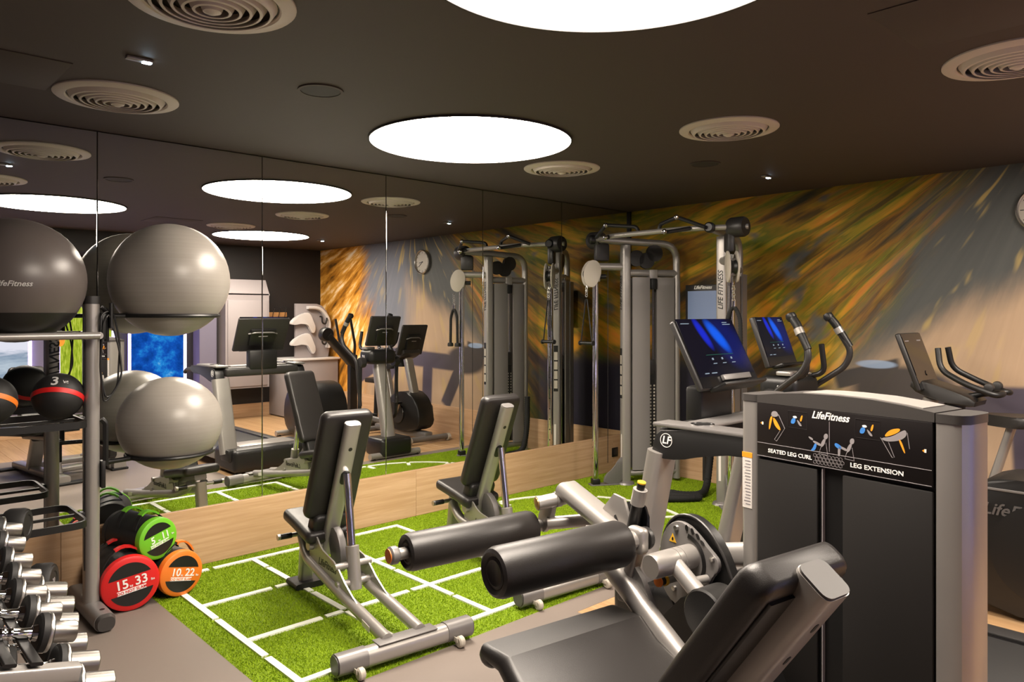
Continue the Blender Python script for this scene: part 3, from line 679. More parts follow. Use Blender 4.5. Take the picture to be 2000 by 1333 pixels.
# ankle arm
A0, A1 = V(-.20, 1.315, .905), V(-.20, .99, .800)
mk('ankle_arm', 'silver', LT, sweep, [A0, A1], rrect(.058, .105, .028, 4), up=(1, 0, 0))
mk('arm_end_plate', 'silver_dark', LT, sweep, [A0+V(0, .003, .001), A0], rrect(.054, .100, .026, 4), up=(1, 0, 0))
mk('arm_stub', 'silver', LT, cyl, (-.20, 1.315, .872), (-.315, 1.345, .858), .026)
mk('stub_collar', 'silver_light', LT, cyl, (-.225, 1.321, .869), (-.245, 1.326, .867), .029)
tag(mk('stub_cap', 'gold', LT, lathe, [(.023, 0), (.023, .004), (.010, .008), (0, .010)], (-.315, 1.345, .858), (-.96, .26, -.1), 20), 'brass end cap')
mk('drop_plate', 'silver', LT, prism, smooth_poly([(1.315, .868), (1.375, .862), (1.42, .775), (1.41, .735), (1.365, .735), (1.335, .80)], 1), (-.262, 0, 0), (0, 1, 0), (0, 0, 1), .022, .003)
mk('lower_link', 'silver', LT, cyl, (-.26, 1.352, .775), (-.08, 1.20, .80), .024)
mk('lower_link', 'silver_light', LT, cyl, (-.27, 1.12, .800), (-.18, 1.02, .805), .022)
mk('link_knuckle', 'silver', LT, ring, [(.018, -.014), (.032, -.014), (.032, .014), (.018, .014)], (-.20, 1.055, .812), (1, 0, .3), 24)
rp = mk('range_plate', 'silver', LT, prism, [(1.135, .77), (1.115, .875), (1.06, .935), (1.01, .928), (.955, .80), (.955, .745)], (-.185, 0, 0), (0, 1, 0), (0, 0, 1), -.012, .002)
mk('slot', 'black', rp, sweep, [(-.1976, 1.052, .862), (-.1976, 1.012, .800)], rect(.010, .002), up=(1, 0, 0))
mk('range_plate', 'black_gloss', LT, prism, smooth_poly([(1.05, .80), (1.03, .90), (.985, .925), (.93, .90), (.93, .80)], 1), (-.15, 0, 0), (0, 1, 0), (0, 0, 1), -.010, .002)
ld = V(0, .927-.985, 1.004-.79).normalized(); lb = V(-.19, .985, .79)
mk('lever_base', 'steel', LT, cyl, lb, lb+ld*.02, .020)
mk('lever_grip', 'black', LT, cyl, lb+ld*.02, lb+ld*.150, .021, .019)
mk('lever_collar', 'silver_light', LT, cyl, lb+ld*.135, lb+ld*.190, .0245)
mk('lever_tip', 'black', LT, cyl, lb+ld*.188, lb+ld*.213, .014)
tag(mk('lever_button', 'yellow', LT, cyl, lb+ld*.212, lb+ld*.217, .0145), 'yellow lever button')
# cam disc, guard and counterweight
mk('cam_guard', 'black', LT, prism, smooth_poly([(.97, .68), (.965, .80), (.90, .88), (.80, .885), (.71, .81), (.64, .66), (.60, .50), (.72, .44), (.90, .52)], 2), (-.050, 0, 0), (0, 1, 0), (0, 0, 1), .035, .004)
mk('guard_rim', 'dark_grey', LT, sweep, [(-.052, a, b) for a, b in smooth_poly([(.97, .68), (.965, .80), (.90, .88), (.80, .885), (.71, .81), (.64, .66), (.60, .50), (.72, .44), (.90, .52)], 2)], circ(.005, 6), closed=True)
disc = mk('cam_disc', 'silver_dark', LT, prism, smooth_poly([(.955, .64), (.955, .78), (.905, .855), (.845, .868), (.785, .835), (.735, .795), (.70, .775), (.70, .735), (.735, .715), (.745, .65), (.80, .585), (.90, .575)], 2), (-.078, 0, 0), (0, 1, 0), (0, 0, 1), .016, .003)
for k in range(4):
    a = math.radians(84-14*k); mk('disc_hole', 'black', disc, prism, ell(0, 0, .006, .011, 12, math.pi/2-a), (-.0786, .842-.105*math.cos(a), .745+.105*math.sin(a)), (0, -1, 0), (0, 0, 1), .002, ang=0)
mk('arc_slot', 'black', disc, sweep, [(-.0790, .842-.085*math.cos(math.radians(a)), .742+.085*math.sin(math.radians(a))) for a in range(-25, 80, 8)], rect(.014, .003), up=(1, 0, 0))
for a in (20, 110, 245, 320): mk('disc_bolt', 'steel', disc, lathe, [(0, .010), (.008, .009), (.010, 0), (.010, -.003)], (-.078, .835-.118*math.cos(math.radians(a)), .735+.112*math.sin(math.radians(a))), (-1, 0, 0), 10)
wt = mk('warning_triangle', 'yellow', disc, prism, [(-.016, -.012), (.016, -.012), (0, .018)], (-.0790, .893, .800), (0, -1, 0), (0, 0, 1), .0008, ang=0)
mk('warning_mark', 'black', wt, prism, smooth_poly([(-.004, -.007), (.005, -.006), (.003, .006), (-.003, .004)]), (-.0799, .893, .800), (0, -1, 0), (0, 0, 1), .0006, ang=0)
mk('pivot_tube', 'silver', LT, lathe, [(0, 0), (.040, 0), (.040, .060), (.038, .061), (.038, .064), (.040, .065), (.040, .085), (.038, .086), (.038, .089), (.040, .09), (.040, .18), (.036, .19), (0, .19)], (-.075, .815, .760), (-1, 0, 0), 28)
mk('weight_arm', 'silver_light', LT, cyl, (-.175, .815, .770), (-.165, .675, .668), .027)
mk('counterweight', 'vinyl_dark', LT, lathe, [(0, 0), (.074, 0), (.080, .006), (.080, .098), (.074, .104), (0, .104)], (-.095, .660, .640), (-1, 0, 0), 36)
mk('pull_pin', 'silver', LT, cyl, (-.10, .845, .690), (-.165, .845, .690), .015)
mk('pull_pin_collar', 'yellow', LT, cyl, (-.165, .845, .690), (-.175, .845, .690), .018)
mk('pull_pin_grip', 'black', LT, cyl, (-.175, .845, .690), (-.192, .845, .690), .014)
tag(mk('pull_knob', 'orange', LT, lathe, [(.014, 0), (.017, .006), (.015, .014), (0, .018)], (-.190, .845, .690), (-1, 0, 0), 18), 'orange pull knob')
for y, z in ((.745, .705), (.735, .665)): mk('stop_peg', 'silver', LT, cyl, (-.08, y, z), (-.15, y+.01, z), .014)
mk('tower_link', 'silver_light', LT, sweep, [(-.02, .88, .735), (.05, .60, .80)], rrect(.06, .075, .022), up=(0, 0, 1))
# ------------------------------------------------------------------ incline benches
def make_bench():
    t = thing('incline_bench', '', 'bench')
    mk('rear_bar', 'silver', t, sweep, [(-.34, 0, .062), (.34, 0, .062)], rrect(.084, .084, .034, 5), up=(0, 0, 1))
    for s in (-1, 1):
        mk('end_sleeve', 'silver_dark', t, sweep, [(s*.343, 0, .064), (s*.205, 0, .064)], rrect(.090, .090, .036, 5), up=(0, 0, 1))
        mk('end_plug', 'grey_plastic', t, sweep, [(s*.343, 0, .064), (s*.349, 0, .064)], rrect(.080, .080, .034, 5), up=(0, 0, 1))
        w = mk('caster', 'ivory', t, lathe, [(0, -.016), (.020, -.016), (.027, -.010), (.027, .010), (.020, .016), (0, .016)], (s*.255, -.062, .0275), (1, 0, 0), 20)
        mk('caster_fork', 'ivory', w, box, (s*.255-.021, -.045, .040), (.004, .045, .022), None, .001)
        ra = mk('frame_rail', 'silver', t, tube, [(s*.085, .02, .100), (s*.085, .50, .165), (s*.085, .93, .235), (s*.060, 1.03, .275), (s*.055, 1.07, .32)], .029, 14, fil=.06)
        gp = mk('gusset', 'silver', t, prism, smooth_poly([(.20, .125), (.42, .205), (.56, .30), (.66, .315), (.74, .33), (.80, .385), (.84, .385), (.86, .33), (.90, .255), (.80, .195), (.50, .148)], 1), (s*.085-.004, 0, 0), (0, 1, 0), (0, 0, 1), .008, .001)
        if s < 0: lettering('LifeFitness', .052, (-.0896, .66, .262), (0, -1, 0), (0, 0, 1), 'black', gp, shear=.3)
        else: lettering('LifeFitness', .052, (.0896, .66, .262), (0, 1, 0), (0, 0, 1), 'black', gp, shear=.3)
    mk('top_plate', 'silver_dark', t, box, (0, .005, .106), (.30, .075, .006), None, .002)
    mk('front_leg', 'silver', t, sweep, [(0, 1.165, .03), (0, 1.125, .335)], rrect(.060, .075, .015), up=(1, 0, 0))
    mk('front_foot', 'rubber', t, sweep, [(0, 1.09, .018), (0, 1.24, .018)], rrect(.17, .034, .014), up=(0, 0, 1))
    hb = mk('handle_bar', 'silver', t, cyl, (-.10, 1.12, .315), (.10, 1.12, .315), .013)
    for s in (-1, 1): mk('handle_grip', 'black', hb, cyl, (s*.10, 1.12, .315), (s*.165, 1.12, .315), .016); mk('handle_tip', 'steel', hb, cyl, (s*.165, 1.12, .315), (s*.180, 1.12, .315), .0165)
    mk('seat_support', 'silver_dark', t, sweep, [(0, .84, .315), (0, 1.13, .375)], rrect(.09, .05, .012), up=(0, 0, 1))
    sp = mk('seat_pad', 'vinyl', t, pad, [(0, .80, .365), (0, 1.0, .405), (0, 1.17, .430)], .275, .065, rnd=.026)
    d = V(0, .545-.86, 1.0-.27).normalized(); n = V(0, d.z, -d.y); b0 = V(0, .86, .27); tp = V(0, .545, 1.0)
    sv = mk('back_spine', 'silver', t, sweep, [b0, tp], rrect(.085, .055, .024, 5), up=tuple(n))
    mk('spine_cap', 'silver_dark', sv, sweep, [tp, tp+d*.005], rrect(.082, .052, .022, 5), up=tuple(n))
    c = tp-d*.135-n*.0272; mk('spine_hole', 'black', sv, cyl, c, c-n*.001, .011)
    c = tp-d*.305-n*.0272; mk('spine_slot', 'black', sv, sweep, [c, c-n*.0012], rrect(.05, .085, .024, 6), up=tuple(d))
    cen = tp+n*.075-d*.0
    mk('back_pad', 'vinyl', t, pad, [cen-d*.60, cen-d*.3, cen+d*.03], .285, .070, up=tuple(n), rnd=.028)
    lp_ = b0+d*.06+n*.055
    mk('lumbar_block', 'vinyl_dark', t, pad, [lp_-d*.02, lp_+d*.16], .20, .085, up=tuple(n), rnd=.02)
    mk('pivot_tube', 'silver', t, cyl, (-.115, .85, .325), (.115, .85, .325), .026)
    mk('lift_rod', 'chrome', t, cyl, (0, .545, .30), (0, .615, .735), .021)
    mk('rod_sleeve', 'silver', t, cyl, (0, .515, .165), (0, .552, .375), .034)
    mk('rod_pin', 'silver', t, cyl, (-.10, .545, .285), (.10, .545, .285), .017)
    mk('base_pin', 'silver', t, cyl, (-.10, .525, .200), (.10, .525, .200), .018)
    mk('index_plate', 'silver_dark', t, prism, smooth_poly([(.66, .20), (.76, .22), (.80, .36), (.76, .44), (.68, .40), (.64, .30)], 1), (-.02, 0, 0), (0, 1, 0), (0, 0, 1), .04, .004)
    mk('warning_label', 'sticker', t, prism, [(0, 0), (.075, .012), (.075, .040), (0, .028)], (-.1150, .135, .098), (0, 1, 0), (0, 0, 1), -.001, ang=0)
    return t
b1 = make_bench(); b1.location = (-4.13, -1.93, 0); b1.rotation_euler = (0, 0, math.radians(-5.5))
tag(b1, 'upright black padded incline bench in front, nearest the sandbags', 'bench', 'incline benches on the turf')
b2 = copy_tree(b1); b2.location = (-3.04, -1.92, 0); b2.rotation_euler = (0, 0, math.radians(-5.5))
tag(b2, 'upright black padded incline bench further back, behind the machine rollers', 'bench', 'incline benches on the turf')
# ------------------------------------------------------------------ dual cable machine in the corner
CM = thing('cable_machine', 'tall silver dual cable machine with pull-up bar in the corner by the mural', 'gym machine', (-.6, -.97, 0))
def cable_tower(sg):
    """sg = +1 for the tower by the mirror, -1 for the other; coordinates relative to CM"""
    def P(x, y, z): return V(x+.6, sg*(y+.97), z)
    tw = bpy.data.objects.new('tower', None); COL.objects.link(tw); tw.parent = CM
    CH, PO, BK = ((-.875, -.285), (-.625, -.435), (-.19, -.695)) if sg > 0 else ((-.86, -.285), (-.645, -.49), (-.19, -.60))
    dv = V(BK[0]-PO[0], sg*(BK[1]-PO[1]), 0); L = dv.length; dv.normalize(); nv = V(-dv.y, dv.x, 0)
    if nv.x > 0: nv = -nv                                   # towards the room
    p = P(*PO, 0)
    def Q(a, b, z): return p+dv*a+nv*b+V(0, 0, z)
    fp = mk('front_post', 'silver', tw, sweep, [Q(0, 0, .02), Q(0, 0, 2.20)], rrect(.085, .085, .022, 4), up=tuple(nv))
    lettering('LIFE FITNESS', .058, Q(-.0437, 0, 1.76), (0, 0, 1), tuple(V(0, 0, 1).cross(dv)), 'black', fp, shear=.25)
    st1 = mk('post_sticker', 'black', fp, box, Q(-.0432, 0, 1.02), (.046, .0012, .46), Matrix((nv, dv, V(0, 0, 1))).transposed(), 0)
    for k in range(4): mk('pictogram', 'ivory', st1, box, Q(-.0440, 0, .86+.095*k), (.036, .0008, .080), Matrix((nv, dv, V(0, 0, 1))).transposed(), 0)
    mk('post_label', 'sticker', fp, box, Q(-.0432, .008, .33), (.020, .0012, .26), Matrix((nv, dv, V(0, 0, 1))).transposed(), 0)
    mk('post_foot', 'silver_dark', tw, lathe, [(0, 0), (.085, 0), (.075, .018), (.05, .028), (0, .028)], Q(0, 0, 0), (0, 0, 1), 20)
    mk('top_arch', 'silver', tw, tube, [Q(-.30, 0, 2.245), Q(0, 0, 2.235), Q(L, 0, 2.215), Q(L, 0, 1.9), Q(L, 0, .03)], .034, 14, fil=.20)
    mk('arch_end', 'black', tw, lathe, [(0, 0), (.042, 0), (.042, .04), (.03, .055), (0, .055)], Q(-.30, 0, 2.245), tuple(-dv), 18)
    mk('cross_tube', 'silver', tw, cyl, Q(0, 0, 1.945), Q(L, 0, 1.945), .034)
    mk('cross_tube', 'silver', tw, cyl, Q(0, 0, .10), Q(L, 0, .10), .030)
    mk('cross_clamp', 'silver_light', tw, box, Q(L*.52, .0, 1.935), (.08, .075, .085), Matrix((dv, nv, V(0, 0, 1))).transposed(), .008)
    mk('cable_clamp', 'black', tw, box, Q(L*.52, .02, 1.845), (.06, .07, .10), Matrix((dv, nv, V(0, 0, 1))).transposed(), .01)
    for a0, a1 in ((.055, .225), (.295, L-.04)):
        mk('shroud_panel', 'shroud', tw, sweep, [Q((a0+a1)/2, .035, .13), Q((a0+a1)/2, .035, 1.905)], [(x, y) for x, y in ([(-(a1-a0)/2, -.012), ((a1-a0)/2, -.012), ((a1-a0)/2, .004), (0, .018), (-(a1-a0)/2, .004)])], up=tuple(nv))
        mk('shroud_panel', 'shroud', tw, sweep, [Q((a0+a1)/2, -.075, .13), Q((a0+a1)/2, -.075, 1.905)], rect(a1-a0, .012), up=tuple(nv))
    ws = mk('weight_stack', 'black', tw, box, Q(.26, -.02, .58), (.052, .06, .84), Matrix((dv, nv, V(0, 0, 1))).transposed(), 0)
    for k in range(22):
        for e in (-1, 1): mk('weight_label', 'ivory', ws, box, Q(.26+e*.018, .0115, .25+.031*k), (.015, .0015, .016), Matrix((dv, nv, V(0, 0, 1))).transposed(), 0)
    mk('stack_head', 'dark_grey', tw, box, Q(.26, -.02, 1.07), (.050, .06, .14), Matrix((dv, nv, V(0, 0, 1))).transposed(), .004)
    for e in (-1, 1): mk('guide_rod', 'chrome', tw, cyl, Q(.26+e*.02, -.02, 1.0), Q(.26+e*.02, -.02, 1.92), .006)
    for a, z, r in ((.10, 2.08, .075), (.20, 2.06, .075), (L*.55, 2.13, .078)): mk('pulley', 'dark_grey', tw, lathe, [(0, -.018), (r, -.018), (r*.88, -.006), (r*.88, .006), (r, .018), (0, .018)], Q(a, .01, z), tuple(nv), 28)
    # chrome guide with carriage
    c = P(*CH, 0); dc = (p-c); dc.z = 0; dc.normalize()
    gr = mk('guide_column', 'chrome', tw, sweep, [c+V(0, 0, .05), c+V(0, 0, 2.03)], rrect(.052, .052, .020, 5), up=tuple(nv))
    for k in range(15): mk('index_hole', 'black', gr, cyl, c-dc*.0255+V(0, 0, .25+.10*k), c-dc*.0268+V(0, 0, .25+.10*k), .006, n=8)
    mk('column_foot', 'black', tw, box, c+V(0, 0, .03), (.07, .07, .06), Matrix((dv, nv, V(0, 0, 1))).transposed(), .006)
    mk('column_arm', 'silver', tw, cyl, c+V(0, 0, 2.0), p+V(0, 0, 2.0), .034)
    mk('pulley_box', 'dark_grey', tw, box, c+V(0, 0, 2.13)+dc*.06, (.14, .06, .16), Matrix((dc, dc.cross(V(0, 0, 1)), V(0, 0, 1))).transposed(), .02)
    cy = dc.cross(V(0, 0, 1))
    gp = mk('foot_gusset', 'silver_dark', tw, prism, smooth_poly([(.07, .012), (.27, .012), (.27, .26), (.22, .24), (.17, .15), (.08, .09)], 1), c+cy*.010, tuple(dc), (0, 0, 1), .02, .002)
    mk('base_plate', 'silver_dark', tw, box, (c+p)*.5+V(0, 0, .006), (.40, .09, .012), Matrix((dc, cy, V(0, 0, 1))).transposed(), .002)
    zc = 1.93
    for e in (-1, 1): mk('carriage_plate', 'ivory', tw, prism, smooth_poly([(-.11, -.10), (-.13, .02), (-.07, .13), (.02, .12), (.05, .02), (.02, -.06), (-.03, -.13)], 2), c+cy*(e*.034+.006)+V(0, 0, zc), tuple(dc), (0, 0, 1), -.012, .002)
    mk('carriage_body', 'silver', tw, box, c+V(0, 0, zc), (.075, .062, .14), Matrix((dc, cy, V(0, 0, 1))).transposed(), .008)
    mk('carriage_grip', 'black', tw, cyl, c+dc*.04+V(0, 0, zc-.02), c+dc*.10+V(0, 0, zc-.02), .022)
    mk('carriage_wheel', 'black', tw, lathe, [(0, -.02), (.055, -.02), (.045, 0), (.055, .02), (0, .02)], c-dc*.06+V(0, 0, zc), tuple(cy), 24)
    mk('cable', 'black', tw, cyl, c+dc*.12+V(0, 0, .20), c+dc*.12+V(0, 0, 2.10), .003, n=6)
    return c-dc*.085, dc, cy
HL = cable_tower(1); HR = cable_tower(-1)
bar_z = 2.245
mk('pull_up_bar', 'silver', CM, tube, [(-.20, -.80, bar_z), (-.42, -.40, bar_z), (-.42, .40, bar_z), (-.20, .80, bar_z)], .022, 12, fil=.15)
for s in (-1, 1):
    mk('bar_cap', 'dark_grey', CM, lathe, [(0, -.07), (.07, -.07), (.08, -.05), (.08, .05), (.07, .07), (0, .07)], (-.22, s*.72, bar_z), (0, 1, 0), 24)
    g1 = mk('grip_arm', 'black', CM, tube, [(-.42, s*.55, bar_z), (-.52, s*.36, bar_z+.085), (-.40, s*.12, bar_z+.06), (-.40, s*.10, bar_z)], .016, 10, fil=.03); mk('grip_tip', 'chrome', g1, lathe, [(0, .022), (.016, .016), (.022, 0), (.016, -.016), (0, -.022)], (-.52, s*.36, bar_z+.085), (1, 0, 0), 14)
    g2 = mk('grip_arm', 'black', CM, tube, [(-.42, s*.42, bar_z), (-.56, s*.30, bar_z-.03), (-.60, s*.30, bar_z-.03)], .016, 10, fil=.03); mk('grip_tip', 'chrome', g2, lathe, [(0, .022), (.016, .016), (.022, 0), (.016, -.016), (0, -.022)], (-.60, s*.30, bar_z-.03), (1, 0, 0), 14)
pl = mk('placard', 'dark_grey', CM, box, (.53, .06, 1.64), (.03, .38, .40), None, .01)
mk('placard_sheet', 'print_blue_pale', pl, box, (.513, .06, 1.625), (.004, .32, .31)) if 'print_blue_pale' in M else None
lettering('LifeFitness', .045, (.5135, .06, 1.812), (0, -1, 0), (0, 0, 1), 'print_white', pl, shear=.3)
mk('placard_stand', 'dark_grey', CM, cyl, (.545, .06, .02), (.545, .06, 1.46), .018)
# attachments hanging from the two pulleys
def chain(bm, p, n=4):
    for k in range(n): ring(bm, [(.010, -.0025), (.015, -.0025), (.015, .0025), (.010, .0025)], p-V(0, 0, .022*k), (1, 0, 0) if k % 2 else (0, 1, 0), 12)
c, dc, cy = HL; c = c+CM.location
t = thing('stirrup_handle', 'black stirrup handle hanging from the pulley beside the mirror', 'cable handle', c+V(0, 0, 1.30))
mk('chain', 'steel', t, chain, V(0, 0, .50)); mk('strap', 'black', t, tube, [(-.0, -.065, .01), (0, -.008, .40), (0, .008, .40), (0, .065, .01)], .006, 8, fil=.02)
mk('grip', 'black', t, cyl, (0, -.075, 0), (0, .075, 0), .016)
for e in (-1, 1): mk('grip_end', 'rubber', t, lathe, [(0, 0), (.022, 0), (.022, .012), (0, .014)], (0, e*.070, 0), (0, e, 0), 14)
mk('snap_hook', 'steel', t, tube, [(0, 0, .53), (0, .012, .50), (0, 0, .47), (0, -.012, .50)], .004, 6, closed=True)
c, dc, cy = HR; c = c+CM.location
t = thing('triceps_rope', 'black double-ended triceps rope hanging from the pulley by the treadmill', 'cable handle', c+V(0, 0, 1.22))
mk('chain', 'steel', t, chain, V(0, 0, .56), 6)
def twisted(bm, pts, r):
    P = [Vector(p) for p in pts]; L = 0
    sc = []
    Q = []
    for a, b in zip(P, P[1:]):
        n = max(2, int((b-a).length/.011))
        for j in range(n): Q.append(a.lerp(b, j/n))
    Q.append(P[-1]); sc = [1.0+.12*(i % 2) for i in range(len(Q))]
    sweep(bm, Q, circ(r, 10), scale=sc)
rp_ = fillet([(-.0, -.062, .02), (0, -.055, .32), (0, 0, .42), (0, .055, .32), (0, .062, .02)], .08, 6)
mk('rope', 'rope', t, twisted, rp_, .015)
for e in (-1, 1): mk('stopper', 'rubber', t, lathe, [(0, -.012), (.030, -.012), (.034, 0), (.030, .026), (.016, .030), (0, .030)], (0, e*.062, 0), (0, 0, 1), 18)
mk('ferrule', 'chrome', t, cyl, (0, 0, .40), (0, 0, .445), .018)
t = thing('battle_rope', 'thick black battle rope coiled on the turf behind the treadmill', 'rope', (-.9, -1.05, .033))
bp_ = [(.58, -.12, .62), (.56, -.10, .30), (.50, -.10, .02), (.30, -.18, 0), (.17, -.06, 0), (.16, .09, 0), (.0, .14, .0), (.10, -.02, .0), (.24, -.25, 0), (.06, -.13, 0), (-.25, .16, 0), (-.29, -.03, 0), (-.49, .05, .0), (-.72, .05, 0), (-.95, -.02, 0)]
mk('rope', 'rope', t, twisted, fillet(bp_, .12, 5), .029)
# ------------------------------------------------------------------ cardio machines
def console(par, w, h, th, c, tilt, res):
    """tilted display; c = centre of the face, tilt = lean away at the top; the face looks to -y"""
    R = RX(-tilt); r, u, n = V(1, 0, 0), R @ V(0, 0, 1), R @ V(0, -1, 0)
    def at(a, b, d): return V(*c)+r*a+u*b+n*d
    MT = Matrix((r, n, u)).transposed()
    k = mk('console', 'dark_grey', par, box, at(0, 0, -th/2), (w, th, h), MT, .012, 3)
    mk('bezel', 'black_gloss', k, box, at(0, 0, .0006), (w-.016, .003, h-.016), MT, 0)
    bm = B(); box(bm, (0, 0, 0), (.94, .70, .004)); s = obj('screen', bm, 'screen_run' if res else 'black_gloss', k, 0)
    s.matrix_local = Matrix.Translation(at(0, h*.09, .0016)) @ Matrix((r, u, n)).transposed().to_4x4() @ Matrix.Diagonal((w, w if h > w*.66*1.05 else w*.82, 1, 1))
    sc = w
    def mark(mat, a, b, ww, hh): mk('screen_mark', mat, s, box, (a, b, .004), (ww, hh, .003), ang=0)
    if res:
        mark('screen_white', -.36, .29, .13, .006); mark('screen_white', .32, .30, .08, .006); mark('screen_white', .34, .275, .13, .006)
        mark('screen_green', .0, -.10, .46, .004)
        for a in (-.14, .02, .18): mark('screen_white', a-.01, -.150, .018, .024); mark('screen_white', a, -.205, .055, .007)
        mark('screen_white', -.34, -.315, .06, .010); mark('screen_white', -.22, -.315, .08, .010)
    mk('rear_shell', 'black', k, box, at(0, -.02, -th-.012), (w*.5, .03, h*.5), MT, .01)
    mk('rear_badge', 'print_grey', k, box, at(0, .0, -th-.0285), (w*.18, .002, .008), MT, 0)
    mk('rear_handle', 'silver_dark', k, tube, [at(-w*.28, h*.05, -th-.01), at(-w*.18, h*.12, -th-.03), at(w*.18, h*.12, -th-.03), at(w*.28, h*.05, -th-.01)], .008, 8, fil=.03)
    return k, at, MT
TR = thing('treadmill', 'large black and silver treadmill facing the mirror, big lit screen', 'treadmill', (-2.72, -2.5, 0))
mk('motor_hood', 'black', TR, box, (0, -.06, .135), (.84, .50, .23), None, .05, 4)
mk('hood_trim', 'silver', TR, box, (0, -.10, .252), (.60, .28, .012), None, .004)
for s in (-1, 1):
    mk('side_rail', 'silver', TR, box, (s*.375, -1.12, .145), (.095, 1.66, .075), None, .012)
    mk('foot_rail', 'dark_grey', TR, box, (s*.365, -1.12, .187), (.10, 1.64, .012), None, .004)
    mk('upright', 'silver', TR, sweep, [(s*.405, .03, .20), (s*.425, -.13, .92)], rrect(.085, .165, .03, 4), up=(1, 0, 0))
    mk('upright_boot', 'black', TR, box, (s*.405, .03, .19), (.10, .20, .12), None, .02)
    ar = mk('arm_rest', 'black', TR, prism, smooth_poly([(-.10, .895), (-.12, .985), (-.17, 1.035), (-.75, 1.035), (-.80, 1.01), (-.78, .955), (-.42, .945), (-.32, .905), (-.20, .885)], 1), (s*.435-.045, 0, 0), (0, 1, 0), (0, 0, 1), .09, .008)
    mk('arm_top', 'silver_dark', ar, box, (s*.415, -.36, 1.043), (.13, .50, .020), None, .008)
    mk('cup_ring', 'chrome', ar, ring, [(.046, .0), (.054, 0), (.054, .006), (.046, .006)], (s*.395, -.33, 1.053), (0, 0, 1), 32)
    mk('cup_well', 'black', ar, lathe, [(0, 0), (.046, 0), (.046, .003), (0, .003)], (s*.395, -.33, 1.053), (0, 0, 1), 28)
    mk('hand_rail', 'dark_grey', TR, tube, [(s*.435, -.70, .985), (s*.435, -1.0, .975), (s*.435, -1.05, .94)], .022, 12, fil=.05)
    if s < 0:
        lg = mk('emblem', 'print_white', ar, ring, [(.030, 0), (.033, 0), (.033, .0012), (.030, .0012)], (-.4805, -.19, .975), (-1, 0, 0), 28); lettering('LF', .050, (-.4808, -.19, .975), (0, -1, 0), (0, 0, 1), 'print_white', lg, shear=.2)
mk('belt', 'rubber', TR, box, (0, -1.13, .170), (.62, 1.66, .016), None, .004)
mk('deck', 'black', TR, box, (0, -1.12, .12), (.66, 1.60, .07))
mk('rear_roller', 'silver_dark', TR, cyl, (-.42, -1.95, .135), (.42, -1.95, .135), .045)
for s in (-1, 1):
    for y in (.10, -1.85): mk('foot', 'rubber', TR, cyl, (s*.34, y, 0), (s*.34, y, .09), .03)
mk('dash', 'dark_grey', TR, box, (0, -.16, .985), (.78, .16, .09), None, .025, 3)
mk('dash_tray', 'silver_dark', TR, box, (0, -.25, 1.035), (.60, .14, .02), None, .008)
mk('console_neck', 'black', TR, box, (0, -.12, 1.10), (.30, .10, .20), None, .02)
k, cat_, MT = console(TR, .55, .375, .035, (.01, -.165, 1.365), math.radians(27), True)
mk('console_lip', 'black', k, box, cat_(0, -.192, .035), (.40, .10, .020), MT, .008); mk('tablet_ledge', 'silver_dark', k, box, cat_(.05, -.140, .012), (.26, .018, .03), MT, .003)
EL = thing('elliptical_trainer', 'black elliptical trainer with upright swing handles between treadmill and bike', 'elliptical trainer', (-1.45, -2.3, 0))
mk('front_post', 'silver', EL, sweep, [(0, .10, .16), (0, -.10, 1.02)], rrect(.11, .15, .04, 4), up=(1, 0, 0))
mk('front_boot', 'black', EL, box, (0, .10, .12), (.40, .34, .20), None, .04, 3)
mk('front_tube', 'silver', EL, cyl, (-.32, .22, .04), (.32, .22, .04), .035)
mk('base_beam', 'silver_dark', EL, box, (0, -.75, .08), (.14, 1.5, .10), None, .02)
hs = mk('rear_housing', 'black', EL, prism, smooth_poly([(-1.12, .03), (-1.95, .03), (-2.02, .35), (-1.88, .66), (-1.55, .73), (-1.22, .70), (-1.08, .40)], 2), (-.20, 0, 0), (0, 1, 0), (0, 0, 1), .40, .015)
mk('housing_disc', 'black', hs, lathe, [(0, 0), (.24, 0), (.25, .006), (.25, .016), (0, .02)], (-.198, -1.56, .36), (-1, 0, 0), 48)
mk('housing_trim', 'silver_dark', hs, box, (-.202, -1.52, .66), (.006, .60, .012), None, .001)
lettering('LifeFitness', .085, (-.2045, -1.45, .555), (0, -1, 0), (0, 0, 1), 'print_dim', hs, shear=.3)
mk('rear_tube', 'silver', EL, cyl, (-.32, -1.98, .04), (.32, -1.98, .04), .035)
mk('head', 'black', EL, box, (0, -.12, 1.09), (.34, .26, .16), None, .05, 4)
mk('head_shelf', 'silver', EL, box, (-.10, -.16, 1.185), (.12, .10, .03), None, .01)
for s in (-1, 1): mk('cup_ring', 'chrome', EL, ring, [(.042, 0), (.050, 0), (.050, .006), (.042, .006)], (s*.09, -.18, 1.176), (0, 0, 1), 28)
lettering('LF', .05, (-.1715, -.14, 1.09), (0, -1, 0), (0, 0, 1), 'print_white', EL, shear=.25)
k, cat_, MT = console(EL, .39, .345, .035, (0, -.03, 1.385), math.radians(20), True)
mk('console_lip', 'black', k, box, cat_(0, -.175, .03), (.30, .08, .020), MT, .008)
